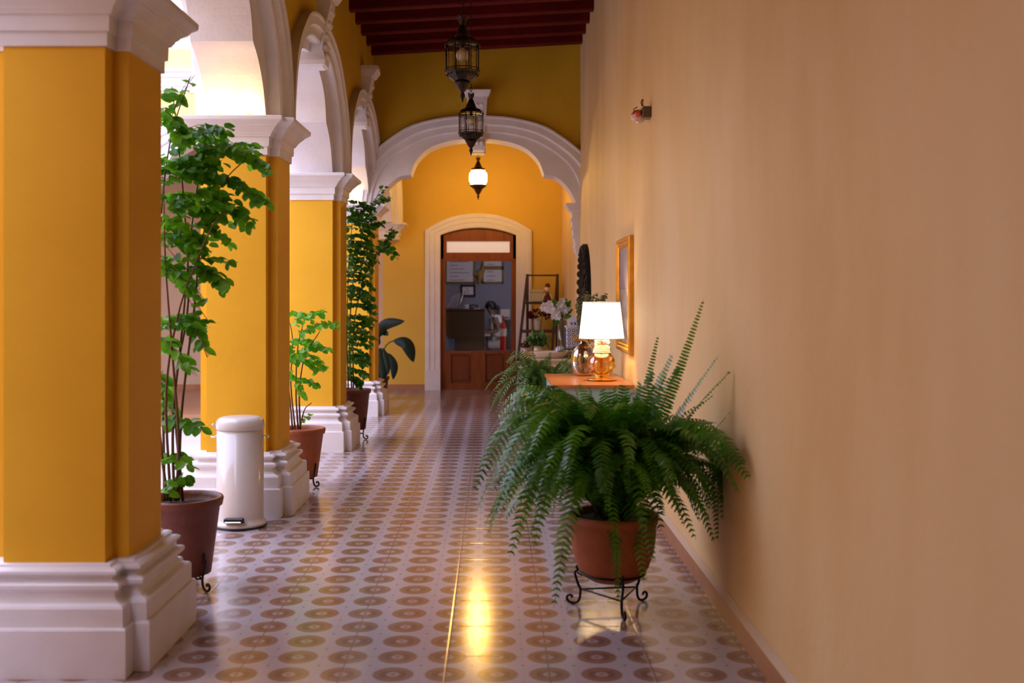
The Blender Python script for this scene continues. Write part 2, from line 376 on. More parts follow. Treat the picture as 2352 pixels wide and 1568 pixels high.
def arch(name, label, ctr, ax, nr, tc, tw, spring, crv, sides=(1, -1), key=True, key_h=.72, slope=0., keytop=1.38):
    ctr, ax, nr = V(ctr), V(ax), V(nr)
    inn, mid, out = crv
    W = lambda s, h, d: ctr + ax * s + nr * d + V((0, 0, spring + h + slope * s))
    t = thing(name, label, 'arch', tuple(ctr + V((0, 0, spring))), 'white lobed arches of the arcade' if sides == (1, -1) and name == 'arcade_arch' else None)
    n = len(inn)
    m = MB()
    m.add([W(s, h, tc) for s, h in inn] + [W(s, h, -tc) for s, h in inn], [(i, i + 1, n + i + 1, n + i) for i in range(n - 1)], False)
    for sg in (1, -1):
        m.add([W(s, h, tc * sg) for s, h in inn] + [W(s, h, tc * sg) for s, h in mid], [(i, i + 1, n + i + 1, n + i) for i in range(n - 1)], False)
    m.build('soffit_ring', M['white'], t)
    m = MB()
    for sg in sides:
        rows = []
        for tt, dd in BANDS:
            d = (tc if tt == 0 and dd == 0 else tw + dd) * sg
            rows.append([W(mid[i][0] + (out[i][0] - mid[i][0]) * tt, mid[i][1] + (out[i][1] - mid[i][1]) * tt, d) for i in range(n)])
        m.add([p for r in rows for p in r], [(k * n + i, k * n + i + 1, (k + 1) * n + i + 1, (k + 1) * n + i) for k in range(len(rows) - 1) for i in range(n - 1)], False)
    m.build('moulding', M['white'], t)
    if key:
        secs = [(key_h, .035, .085), (key_h + .015, .06, .10), (key_h + .05, .07, .105), (key_h + .10, .06, .095), (key_h + .14, .045, .095), (.95, .055, .10), (1.05, .075, .108), (1.15, .10, .115), (1.22, .115, .12), (1.27, .115, .125), (1.275, .135, .14), (1.30, .155, .15), (1.33, .17, .16), (1.335, .18, .165), (keytop, .18, .165)]
        m = MB()
        for sg in sides:
            rs = [[W(-w, h, -.02 * sg), W(w, h, -.02 * sg), W(w, h, (tw + d) * sg), W(w * .6, h, (tw + d + .008) * sg), W(-w * .6, h, (tw + d + .008) * sg), W(-w, h, (tw + d) * sg)] for h, d, w in secs]
            m.rings(rs, False)
            for h, d in ((key_h + .09, .10), (key_h + .17, .085), (.98, .09), (1.08, .11), (1.18, .13)):
                for sx in (-.055, 0, .055): m.ball(W(sx, h, (tw + d - .03) * sg), .032, 8)
        m.build('keystone', M['white'], t)
    return t

SPR = [2.66, 2.665, 2.63, 2.595, 2.56]               # springing height at each pillar
CAPB = [2.44, 2.42, 2.385, 2.348, 2.325]             # underside of each capital
arch_labels = ['white lobed arcade arch nearest the camera, springing before the first pillar',
               'white lobed arcade arch between the nearest pillar and the pillar behind the bin',
               'white lobed arcade arch with plain keystone between second and third pillars',
               'white lobed arcade arch with carved keystone between third and fourth pillars',
               'white lobed arcade arch beyond the cross arch, ending at the yellow back wall']
wl = MB()
bays = list(zip(YP[:-1], YP[1:])) + [(13.505, 16.495)]
for k, (a, b) in enumerate(bays):
    c = (a + b) / 2; sa = SPR[k]; sb = SPR[k + 1] if k + 1 < len(SPR) else 2.545
    spr = (sa + sb) / 2; sl = (sb - sa) / (b - a)
    arch('arcade_arch', arch_labels[k], (XP, c, 0), (0, 1, 0), (1, 0, 0), .197, .26, spr, ARC, slope=sl)
    mid = ARC[1]
    ss = [-1.495] + [-p[0] for p in mid] + [1.495]; hh = [0] + [p[1] for p in mid] + [0]
    for X in (XL, XO):
        vs = [(X, c + s, spr + sl * s + h) for s, h in zip(ss, hh)] + [(X, c + s, 4.75) for s in ss]
        n = len(ss); wl.add(vs, [(i, i + 1, n + i + 1, n + i) for i in range(n - 1)])
# spandrels are one continuous wall; closed on top
wl.add([(XL, .05, 4.75), (XO, .05, 4.75), (XO, 16.8, 4.75), (XL, 16.8, 4.75)], [(0, 1, 2, 3)])
for y in (.05, 16.78): wl.add([(XL, y, 2.6), (XO, y, 2.6), (XO, y, 4.75), (XL, y, 4.75)], [(0, 1, 2, 3)])
wl.build('wall_left', M['mustard'], kind=S, fixn=False)
MB().box(XO, XL, -4.8, .05, 0, 4.75).build('wall_left_rear', M['ochre'], kind=S)

# cross arch near the end of the corridor
CY, CT = 13.40, .19
CX = -.2
arch('cross_arch', 'wide white lobed arch with carved keystone spanning the corridor', (CX, CY, 0), (1, 0, 0), (0, -1, 0), CT, CT, 2.575, CRS, sides=(1, -1), key_h=.635, keytop=1.345)
cw = MB(); mid = CRS[1]
ss = [-1.3] + [-p[0] for p in mid if abs(p[0]) < 1.26] + [1.3]; pts = [(s, h) for s, h in ((-p[0], p[1]) for p in mid)]
n = len(pts)
for Y in (CY - CT, CY + CT): cw.add([(CX + s, Y, 2.575 + h) for s, h in pts] + [(CX + s, Y, 4.75) for s, h in pts], [(i, i + 1, n + i + 1, n + i) for i in range(n - 1)])
cw.build('wall_cross', M['mustard'], kind=S, fixn=False)
# bracket on the right wall that carries the cross arch
br = thing('arch_bracket', 'white scrolled bracket on the right wall under the foot of the cross arch', 'bracket', (XW, CY, 1.94))
m = MB(); prof = [(0, .17), (-.03, .17), (-.04, .155), (-.07, .14), (-.10, .105), (-.13, .09), (-.16, .095), (-.28, .088), (-.42, .07), (-.50, .055), (-.54, .06), (-.58, .055), (-.62, .035), (-.645, .008)]
m.rings([[(XW + .01, CY - .15 * (1 if z > -.1 else .8), 2.58 + z), (XW - d, CY - .15 * (1 if z > -.1 else .8), 2.58 + z), (XW - d, CY + .15 * (1 if z > -.1 else .8), 2.58 + z), (XW + .01, CY + .15 * (1 if z > -.1 else .8), 2.58 + z)] for z, d in prof], False)
m.build('body', M['white'], br)
m = MB()
for z, d in ((-.2, .095), (-.3, .088), (-.4, .075), (-.53, .06)):
    m.lathe([(.001, -.09), (.022, -.09), (.022, .09), (.001, .09)], (XW - d + .006, CY, 2.58 + z), 12, axis=(0, 1, 0))
m.build('scroll', M['white'], br)

# ------------------------------------------------------------------ pillars
HX, HY, PX, PY = .26, .21, .1975, .30
def cross(cx, cy, z, d):
    a, b, p, q = HX + d, HY + d, PX + d, PY + d
    return [(cx + x, cy + y, z) for x, y in ((-p, -q), (p, -q), (p, -b), (a, -b), (a, b), (p, b), (p, q), (-p, q), (-p, b), (-a, b), (-a, -b), (-p, -b))]
BASE = [(0, .12), (.183, .12), (.190, .116), (.192, .104), (.262, .104), (.272, .098), (.280, .075), (.296, .058), (.312, .055), (.320, .058), (.324, .074), (.332, .080), (.345, .080), (.352, .072), (.356, .050), (.366, .040), (.374, .043), (.378, .056), (.386, .067), (.396, .066), (.403, .055), (.406, .034), (.415, .030), (.416, -.01)]
CAP = [(-.001, -.01), (0, .012), (.054, .013), (.058, .024), (.118, .026), (.122, .036), (.132, .040), (.138, .046), (.148, .05), (.166, .066), (.172, .074), (.180, .078), (.184, .086), (.192, .090), (.204, .104), (.216, .122), (.224, .128), (.246, .130), (.25, .118)]
pl = ['ochre pillar nearest the camera, left edge of the view', 'ochre pillar directly behind the white pedal bin', 'ochre pillar behind the small bright green shrub', 'ochre pillar beside the dark climbing shrub at the cross arch']
def pillar(k, cx, cy, capb, label, base_h=.413, cap_h=.247, group='ochre pillars of the arcade'):
    t = thing('pillar', label, 'pillar', (cx, cy, 0), group)
    MB().rings([cross(cx, cy, base_h - .02, 0), cross(cx, cy, capb + .03, 0)], False).build('shaft', M['ochre'], t)
    MB().rings([cross(cx, cy, z * base_h / .416, d) for z, d in BASE], False).build('pillar_base', M['white'], t)
    MB().rings([cross(cx, cy, capb + z * cap_h / .25, d) for z, d in CAP], False).build('capital', M['white'], t)
    return t
pillar(-1, XP, YP[0], CAPB[0], 'ochre pillar left of the camera, out of the frame', cap_h=SPR[0] - CAPB[0])
for k in range(4): pillar(k, XP, YP[k + 1], CAPB[k + 1], pl[k], cap_h=SPR[k + 1] - CAPB[k + 1])
# impost against the back wall
t = thing('impost', 'white moulded impost on the back wall, above the large dark leaves', 'impost', (XP, 16.6, 2.3))
MB().rings([[p for p in cross(XP, 16.69, 2.30 + z, d)] for z, d in CAP], False).build('capital', M['white'], t)

# ------------------------------------------------------------------ patio gallery to the left (north side, same height as the arcade)
gp = MB(); gb = []
for k, c in enumerate((-3.205, -6.195)):
    a = arch('gallery_arch', ['white lobed arch of the patio gallery, glimpsed left of the tall shrub', 'white lobed arch of the patio gallery, hidden behind the nearest pillar'][k], (c, 13.505, 0), (1, 0, 0), (0, -1, 0), .197, .21, 2.56, ARC)
    mid = ARC[1]; ss = [-1.495] + [-p[0] for p in mid] + [1.495]; hh = [0] + [p[1] for p in mid] + [0]; n = len(ss)
    for Y in (13.295, 13.715): gp.add([(c + s, Y, 2.56 + h) for s, h in zip(ss, hh)] + [(c + s, Y, 4.47) for s in ss], [(i, i + 1, n + i + 1, n + i) for i in range(n - 1)])
gp.add([(-7.7, 13.295, 4.47), (XO, 13.295, 4.47), (XO, 13.715, 4.47), (-7.7, 13.715, 4.47)], [(0, 1, 2, 3)])
gp.build('wall_gallery', M['gallery'], kind=S, fixn=False)
pillar(5, -4.70, 13.505, 2.325, 'ochre pillar of the patio gallery behind the tall shrub', cap_h=.235, group=None)
pillar(6, -7.69, 13.505, 2.325, 'ochre pillar of the patio gallery farthest left', cap_h=.235, group=None)
cn = MB(); prof = [(3.92, 0), (3.93, .03), (3.99, .035), (4.0, .06), (4.03, .065), (4.06, .09), (4.09, .10), (4.10, .13), (4.15, .135), (4.16, .16), (4.19, .16), (4.19, 0)]
cn.prism([(0, 13.30 - d, z) for z, d in prof] + [(0, 13.4, 4.19), (0, 13.4, 3.92)], (-7.8, 0, 0), (-1.99, 0, 0)).build('trim_2', M['white'], kind=S)
bl = thing('roof_balustrade', 'white balustrade along the roof of the patio gallery', 'balustrade', (-4.8, 13.45, 4.47))
MB().box(-7.7, -1.99, 13.32, 13.56, 4.47, 4.53).build('bottom_rail', M['white'], bl)
MB().box(-7.7, -1.99, 13.30, 13.58, 4.66, 4.84).build('top_rail', M['white'], bl)
for i in range(44):
    x = -4.95 + i * .066
    MB().lathe([(.02, 4.53), (.024, 4.55), (.014, 4.56), (.027, 4.595), (.012, 4.64), (.022, 4.65), (.022, 4.66)], (x, 13.44, 0), 8).build('baluster', M['white'], bl)
# far side of the patio
MB().box(-12.3, -12, -6, 17, -.2, 4.3).build('wall_patio', M['ochre'], kind=S)
MB().box(-12, -3.3, -4.8, 3.65, -.2, 4.6).build('patio_sky_block', M['ochre'], kind=S)  # unseen block added to keep sky light out of the near bays

# ------------------------------------------------------------------ ceiling beams
Y = 12.86; k = 0
first = None
blab = 'oxblood painted wooden ceiling beam crossing the corridor'
bn = ['nearest the cross arch', 'second from the cross arch', 'third from the cross arch', 'fourth from the cross arch', 'fifth from the cross arch, at the top edge']
for k in range(24):
    if k == 0:
        first = thing('ceiling_beam', 'oxblood painted ceiling beam nearest the cross arch', 'beam', (-.2, Y + .06, 4.38), 'oxblood ceiling beams')
        m = MB(); z0, z1 = ceil_z(-1.5), ceil_z(1.06)
        m.rings([[(-1.5, Y + i, z0 + dz), (-1.5, Y + .12 - i, z0 + dz), (1.06, Y + .12 - i, z1 + dz), (1.06, Y + i, z1 + dz)] for i, dz in ((.012, 0), (0, .012), (0, .21))], False).build('timber', M['beam'], first)
    else:
        copytree(first, (0, -.49 * k, 0), 'oxblood painted ceiling beam, ' + (bn[k] if k < 5 else 'overhead and outside the frame'))
for k in range(5):
    tag(MB().rings([[(-1.5, 14.0 + .49 * k + i, ceil_z(-1.5) + dz), (-1.5, 14.12 + .49 * k - i, ceil_z(-1.5) + dz), (1.06, 14.12 + .49 * k - i, ceil_z(1.06) + dz), (1.06, 14.0 + .49 * k + i, ceil_z(1.06) + dz)] for i, dz in ((.012, 0), (0, .012), (0, .21))], False).build('ceiling_beam', M['beam']),
        'oxblood ceiling beam hidden behind the cross arch wall', 'beam', 'oxblood beams behind the cross arch')

# ------------------------------------------------------------------ doorway
t = MB()
OX0, OX1 = -1.055, .585
def shoulder(x):                       # outer line of the door surround
    c = (OX0 + OX1) / 2; h = (OX1 - OX0) / 2; u = abs(x - c) / h
    return 2.455 + .262 * (1 - u ** 2.2)
def inner(x): return door_head(min(max(x, DX0), DX1))
prof = [(0., .0), (0., .045), (.10, .055), (.28, .055), (.30, .04), (.62, .04), (.64, .028), (.96, .028), (1., .02), (1., -.02)]
def surround_rows():
    path_o = [(OX0, 0), (OX0, .32), (OX0, 1.2), (OX0, 2.3)] + [(OX0 + (OX1 - OX0) * i / 32, shoulder(OX0 + (OX1 - OX0) * i / 32)) for i in range(33)] + [(OX1, 2.3), (OX1, 1.2), (OX1, .32), (OX1, 0)]
    path_i = [(DX0, 0), (DX0, .32), (DX0, 1.2), (DX0, 2.2)] + [(DX0 + (DX1 - DX0) * i / 32, door_head(DX0 + (DX1 - DX0) * i / 32)) for i in range(33)] + [(DX1, 2.2), (DX1, 1.2), (DX1, .32), (DX1, 0)]
    return path_o, path_i
po, pi_ = surround_rows(); n = len(po)
rows = [[(po[i][0] * (1 - u) + pi_[i][0] * u, YB - d, po[i][1] * (1 - u) + pi_[i][1] * u) for i in range(n)] for u, d in prof]
t.add([p for r in rows for p in r], [(k * n + i, k * n + i + 1, (k + 1) * n + i + 1, (k + 1) * n + i) for k in range(len(rows) - 1) for i in range(n - 1)])
for x0, x1 in ((OX0 - .004, DX0), (DX1, OX1 + .004)): t.box(x0, x1, YB - .065, YB, 0, .31)
t.build('trim_3', M['white'], kind=S)
dr = MB()
yd0, yd1 = YB + .05, YB + .11
for x0, x1 in ((DX0, DX0 + .045), (DX1 - .045, DX1)): dr.box(x0, x1, yd0, yd1, 0, 2.39)
# head panel follows the arch, with the transom cut out
T0, T1, TZ0, TZ1 = -.727, .247, 2.118, 2.292
dr.box(DX0, DX1, yd0, yd1, 2.0, TZ0)
dr.box(DX0, T0, yd0, yd1, TZ0, TZ1); dr.box(T1, DX1, yd0, yd1, TZ0, TZ1)
for yy in (yd0, yd1): dr.add([(x, yy, TZ1) for x in xs] + [(x, yy, door_head(x)) for x in xs], [(i, i + 1, NX + 2 + i, NX + 1 + i) for i in range(NX)])
dr.box(DX0, DX1, yd0 - .02, yd1, 1.985, 2.02)
door = dr.build('door_1', M['wood'], kind=S)
MB().box(T0, T1, YB + .075, YB + .085, TZ0, TZ1).build('transom_pane', M['transom'], door)
lf = MB(); z1 = 1.985; x0, x1 = DX0 + .045, DX1 - .045
lf.box(x0, x1, yd0, yd1, 0, .10); lf.box(x0, x1, yd0, yd1, .55, .60)
for a, b in ((x0, x0 + .11), (-.345, -.13), (x1 - .13, x1)): lf.box(a, b, yd0, yd1, .1, .55)
lf.box(x0, x0 + .028, yd0, yd1, .6, z1); lf.box(x1 - .028, x1, yd0, yd1, .6, z1)
leafo = lf.build('door_leaf', M['wood'], door)
for a, b in ((x0 + .11, -.345), (-.13, x1 - .13)):
    MB().box(a, b, yd0 + .03, yd1 - .01, .1, .55).bbox(a + .03, b - .03, yd0 + .018, yd0 + .035, .14, .51, .006).build('door_panel', M['panelw'], leafo)
MB().box(x0 + .028, x1 - .028, YB + .078, YB + .084, .6, z1).build('door_pane', M['glassdoor'], leafo)

# ------------------------------------------------------------------ reception room behind the door
MB().box(-2.6, 2.0, YB + .3, 20.75, -.02, 0).build('floor_reception', M['skirt'], kind=S)
MB().box(-2.6, 2.0, 20.6, 20.8, 0, 3).build('wall_reception_back', M['roomblue'], kind=S)
MB().box(-2.8, -2.6, YB + .3, 20.8, 0, 3).build('wall_reception_left', M['roomblue'], kind=S)
MB().box(2.0, 2.2, YB + .3, 20.8, 0, 3).build('wall_reception_right', M['roomblue'], kind=S)
MB().box(-2.8, 2.2, YB + .3, 20.8, 3, 3.1).build('ceiling_reception', M['paper'], kind=S)
YW = 20.6
def picture(name, label, x0, y0, x1, y1, fm, lines, group=None):
    a, b = at(x0, y0, YW), at(x1, y1, YW); t = thing(name, label, 'picture frame', ((a.x + b.x) / 2, YW, b.z), group)
    w = .035
    m = MB(); m.box(a.x, b.x, YW - .03, YW, a.z - w, a.z); m.box(a.x, b.x, YW - .03, YW, b.z, b.z + w)
    m.box(a.x, a.x + w, YW - .03, YW, b.z, a.z); m.box(b.x - w, b.x, YW - .03, YW, b.z, a.z); m.build('frame', fm, t)
    MB().box(a.x + w, b.x - w, YW - .012, YW, b.z + w, a.z - w).build('sheet', M['paper'], t)
    m = MB(); r = random.Random(lines)
    for i in range(lines):
        z = a.z - w - .04 - (a.z - b.z - 2 * w - .07) * i / max(1, lines - 1)
        MB().box(a.x + w + .06, a.x + w + .06 + (b.x - a.x - 2 * w - .1) * r.uniform(.35, .95), YW - .0135, YW - .012, z - .006, z + .006).build('printed_line', M['ink'], t)
picture('framed_notice', 'large framed notice with lines of print, upper left on the reception wall', 1022, 566, 1092, 651, M['oldgold'], 9)
picture('framed_certificate', 'framed sheet at the top right of the reception wall, cut by the lintel', 1107, 566, 1157, 615, M['oldgold'], 3)
picture('framed_certificate', 'framed certificate with a few lines, below the other at upper right', 1107, 615, 1157, 651, M['oldgold'], 3)
picture('framed_certificate', 'small dark-framed certificate above the reception counter', 1058, 654, 1092, 681, M['black'], 3)
# brown wall ornament
o = MB(); c = at(1103, 632, YW)
o.ball(c + V((0, -.06, 0)), .085, 10, (.8, .5, 1.3)); o.ball(c + V((-.08, -.05, .02)), .05, 8, (1.2, .5, .7)); o.ball(c + V((.05, -.05, .10)), .05, 8, (.8, .5, 1.4)); o.tube([c + V((0, -.06, -.08)), c + V((-.05, -.05, -.17))], [.03, .008])
tag(o.build('wall_ornament', M['straw']), 'brown woven ornament between the framed sheets in reception', 'ornament')
# counter
t = thing('reception_counter', 'dark wooden reception counter behind the glazed door', 'counter', (-.8, 18.6, 0))
MB().box(-1.7, -.158, 18.6, 18.64, 0, 1.19).box(-.2, -.158, 18.64, 19.2, 0, 1.19).build('front_panel', M['desk'], t)
MB().bbox(-1.72, -.148, 18.57, 19.2, 1.19, 1.225, .008).build('counter_top', M['darkwood'], t)
t = thing('work_table', 'light desk top the seated person leans on', 'desk', (-.25, 19.55, 0))
MB().bbox(-.75, -.06, 19.25, 19.8, .735, .765, .006).build('table_top', M['tablecream'], t)
for px_ in (-.72, -.12):
    for py_ in (19.3, 19.75): MB().box(px_ - .02, px_ + .02, py_ - .02, py_ + .02, 0, .735).build('leg', M['darkwood'], t)
# things on the counter
zc = 1.2255
t = thing('leaflet_rack', 'wire rack of leaning white leaflets at the left end of the counter', 'leaflet rack', (-.78, 18.8, zc))
m = MB()
for i in range(5):
    x = -.80 + i * .045
    m.prism([(x, 0, zc + .01), (x + .012, 0, zc + .01), (x + .10, 0, zc + .22 + .02 * i), (x + .088, 0, zc + .22 + .02 * i)], (0, 18.72, 0), (0, 18.9, 0))
m.build('leaflets', M['paper'], t)
MB().tube([(-.83, 18.71, zc + .008), (-.60, 18.71, zc + .008), (-.505, 18.71, zc + .31), (-.50, 18.91, zc + .31), (-.60, 18.91, zc + .008), (-.83, 18.91, zc + .008)], .008).build('wire_frame', M['chrome'], t)
tag(MB().bbox(-.50, -.43, 18.7, 18.8, zc, zc + .075, .006).build('card_box', M['paper']), 'small white card box standing on the reception counter', 'box')
t = thing('telephone', 'low black telephone on the reception counter', 'telephone', (-.35, 18.8, zc))
MB().bbox(-.42, -.27, 18.72, 18.9, zc, zc + .035, .01).build('body', M['black'], t)
MB().tube([(-.42, 18.78, zc + .045), (-.38, 18.78, zc + .06), (-.31, 18.78, zc + .06), (-.27, 18.78, zc + .045)], [.018, .012, .012, .018], 8).build('handset', M['black'], t)
tag(MB().box(-.345, -.235, 18.61, 18.71, zc, zc + .012).build('paper_pad', M['paper']), 'small white paper pad at the front edge of the counter', 'notepad')
# blue bin, printer
t = thing('waste_bin', 'blue plastic waste bin in front of the reception counter', 'bin', (-.8, 18.3, 0))
MB().rings([[(-.80 - a, 18.35 - a, z), (-.80 + a, 18.35 - a, z), (-.80 + a, 18.35 + a, z), (-.80 - a, 18.35 + a, z)] for a, z in ((.10, 0), (.13, .72), (.11, .72), (.09, .03))], False).build('bin_body', M['bluebin'], t)
t = thing('side_cabinet', 'dark cabinet against the reception wall behind the seated person', 'cabinet', (.5, 20.4, 0))
MB().box(.10, .75, 20.22, 20.58, 0, 1.0).build('cabinet_body', M['desk'], t)
t = thing('printer', 'pale grey printer on the cabinet behind the seated person', 'printer', (.21, 20.4, 1.0))
MB().bbox(.115, .30, 20.25, 20.56, 1.0, 1.20, .012).build('printer_body', M['sticker'], t); MB().box(.14, .28, 20.235, 20.255, 1.03, 1.06).build('paper_tray', M['ink'], t)
# office chair
t = thing('office_chair', 'black office chair under the seated person', 'chair', (.13, 19.6, 0))
MB().bbox(-.10, .36, 19.36, 19.86, .43, .50, .02).build('seat', M['black'], t)
MB().bbox(.33, .39, 19.38, 19.84, .60, 1.03, .02).box(.34, .37, 19.58, 19.63, .45, .62).build('backrest', M['black'], t)
MB().lathe([(.03, .08), (.03, .43)], (.13, 19.61, 0), 10).build('gas_column', M['chrome'], t)
for i in range(5):
    a = 2 * PI * i / 5
    l = MB().tube([(.13, 19.61, .09), (.13 + .27 * math.cos(a), 19.61 + .27 * math.sin(a), .065)], [.025, .018]).build('leg', M['black'], t)
    MB().ball((.13 + .27 * math.cos(a), 19.61 + .27 * math.sin(a), .03), .03, 8).build('caster', M['black'], l)
# fire extinguisher on its stand
ex = (.152, 17.55)
tag(MB().lathe([(.09, 0), (.10, .01), (.10, .03), (.03, .05), (.03, .30), (.085, .32), (.085, .36)], (ex[0], ex[1], 0), 20).build('extinguisher_stand', M['iron']), 'dark pedestal stand under the fire extinguisher', 'stand')
t = thing('fire_extinguisher', 'red fire extinguisher with cream label behind the glazed door', 'fire extinguisher', (ex[0], ex[1], .36))
MB().lathe([(.04, .36), (.05, .37), (.05, .95), (.046, .985), (.02, 1.03), (.018, 1.05)], (ex[0], ex[1], 0), 20).build('cylinder', M['red'], t)
MB().lathe([(.0508, .80), (.0508, .92)], (ex[0], ex[1], 0), 20, cap=False).build('label_band', M['sticker'], t)
MB().lathe([(.018, 1.05), (.02, 1.08), (.01, 1.13)], (ex[0], ex[1], 0), 12).tube([(ex[0], ex[1], 1.08), (ex[0] + .05, ex[1], 1.11)], .008).build('valve', M['red'], t)
MB().tube([(ex[0] + .01, ex[1], 1.07), (ex[0] + .06, ex[1], 1.04), (ex[0] + .07, ex[1], .9), (ex[0] + .06, ex[1], .6)], .009).build('hose', M['black'], t)

# ------------------------------------------------------------------ seated person
def skinned(name, verts, edges, radii, m, parent, sub=2, root=0):
    off = V(parent['_w'])
    me = bpy.data.meshes.new(name); me.from_pydata([tuple(V(p) - off) for p in verts], edges, []); me.materials.append(m)
    o = bpy.data.objects.new(name, me); C.objects.link(o); o.parent = parent; o['_w'] = tuple(off)
    md = o.modifiers.new('Skin', 'SKIN'); md.use_smooth_shade = True
    sv = me.skin_vertices[0].data
    for i, r in enumerate(radii): sv[i].radius = r if isinstance(r, tuple) else (r, r)
    sv[root].use_root = True
    sd = o.modifiers.new('Sub', 'SUBSURF'); sd.levels = sub; sd.render_levels = sub
    return o
pr = thing('person', 'person in a white short-sleeved shirt seated at the desk, head bowed over work', 'person', (.13, 19.6, .5))
J = dict(pelvis=(.14, 19.6, .60), waist=(.12, 19.6, .74), chest=(.06, 19.6, .93), neck=(-.01, 19.6, 1.10), head0=(-.05, 19.6, 1.17), headc=(-.075, 19.6, 1.235), headt=(-.075, 19.6, 1.31),
         shR=(.03, 19.44, 1.06), elR=(.085, 19.38, .82), wrR=(-.13, 19.36, .795), shL=(.03, 19.76, 1.06), elL=(.05, 19.80, .83), wrL=(-.16, 19.70, .79),
         hpR=(.12, 19.51, .58), knR=(-.22, 19.43, .56), anR=(-.14, 19.42, .11), toR=(-.28, 19.40, .05), hpL=(.12, 19.69, .58), knL=(-.24, 19.72, .56), anL=(-.17, 19.72, .11), toL=(-.30, 19.72, .05))
vs, es, rd, ix = [], [], [], {}
def jv(k, p, r): ix[k] = len(vs); vs.append(p); rd.append(r)
for k, r in (('pelvis', (.12, .15)), ('waist', (.10, .13)), ('chest', (.11, .15)), ('neck', .05), ('head0', .055), ('headc', (.085, .075)), ('headt', (.06, .055)), ('shR', .055), ('elR', .036), ('wrR', .024), ('shL', .055), ('elL', .036), ('wrL', .024),
             ('hpR', .085), ('knR', .058), ('anR', .036), ('toR', .03), ('hpL', .085), ('knL', .058), ('anL', .036), ('toL', .03)): jv(k, J[k], r)
for a, b in (('pelvis', 'waist'), ('waist', 'chest'), ('chest', 'neck'), ('neck', 'head0'), ('head0', 'headc'), ('headc', 'headt'), ('chest', 'shR'), ('shR', 'elR'), ('elR', 'wrR'), ('chest', 'shL'), ('shL', 'elL'), ('elL', 'wrL'),
             ('pelvis', 'hpR'), ('hpR', 'knR'), ('knR', 'anR'), ('anR', 'toR'), ('pelvis', 'hpL'), ('hpL', 'knL'), ('knL', 'anL'), ('anL', 'toL')): es.append((ix[a], ix[b]))
for sd_, sg in (('wrR', 1), ('wrL', -1)):
    w = V(J[sd_]); jv(sd_ + 'p', tuple(w + V((-.055, 0, -.006))), (.018, .034)); es.append((ix[sd_], ix[sd_ + 'p']))
    for i, (dy, L) in enumerate(((-.030, .062), (-.010, .074), (.010, .070), (.028, .055))):
        a = 'f%s%d' % (sd_, i); jv(a, tuple(w + V((-.095, dy, -.008))), .0095); jv(a + 't', tuple(w + V((-.095 - L * .75, dy * 1.1, -.022))), .007)
        es += [(ix[sd_ + 'p'], ix[a]), (ix[a], ix[a + 't'])]
    jv('t' + sd_, tuple(w + V((-.05, .045 * sg, -.01))), .011); jv('tt' + sd_, tuple(w + V((-.085, .062 * sg, -.02))), .008); es += [(ix[sd_ + 'p'], ix['t' + sd_]), (ix['t' + sd_], ix['tt' + sd_])]
body = skinned('body', vs, es, rd, M['skin'], pr)
hc = V(J['headc'])
MB().tube([hc + V((-.075, 0, .03)), hc + V((-.10, 0, -.012)), hc + V((-.078, 0, -.022))], [.008, .014, .008], 8).build('nose', M['skin'], pr)
MB().tube([hc + V((-.078, -.022, -.045)), hc + V((-.086, 0, -.043)), hc + V((-.078, .022, -.045))], .007, 6).build('mouth', M['skin'], pr)
for sy in (-1, 1):
    MB().ball(hc + V((-.070, .03 * sy, .012)), .011, 8).build('eye', M['hair'], pr); MB().ball(hc + V((.0, .078 * sy, -.005)), .024, 8, (.7, .3, 1.1)).build('ear', M['skin'], pr)
hr = MB(); hr.ball(hc + V((.022, 0, .035)), .105, 18, (1.0, .86, .88)); hr.ball(hc + V((.135, 0, .0)), .048, 12); hr.tube([hc + V((.07, 0, .01)), hc + V((.12, 0, 0))], .04, 8); hr.build('hair', M['hair'], pr)
skinned('shirt', [(.135, 19.6, .66), J['waist'], J['chest'], (.01, 19.6, 1.075), J['shR'], (.065, 19.41, .93), J['shL'], (.045, 19.785, .93)],
        [(0, 1), (1, 2), (2, 3), (2, 4), (4, 5), (2, 6), (6, 7)], [(.15, .18), (.135, .165), (.14, .175), (.075, .085), .085, .07, .085, .07], M['shirt'], pr)
skinned('trousers', [J['pelvis'], J['hpR'], (-.10, 19.45, .575), J['knR'], (-.17, 19.425, .30), (-.15, 19.42, .15), J['hpL'], (-.12, 19.71, .575), J['knL'], (-.19, 19.72, .30), (-.17, 19.72, .15)],
        [(0, 1), (1, 2), (2, 3), (3, 4), (4, 5), (0, 6), (6, 7), (7, 8), (8, 9), (9, 10)], [(.13, .16), .10, .085, .075, .06, .058, .10, .085, .075, .06, .058], M['trousers'], pr)
MB().tube([(-.02, 19.52, 1.10), (-.075, 19.55, 1.03), (-.065, 19.55, .95)], [.02, .028, .012], 8).build('scarf', M['badge'], pr)

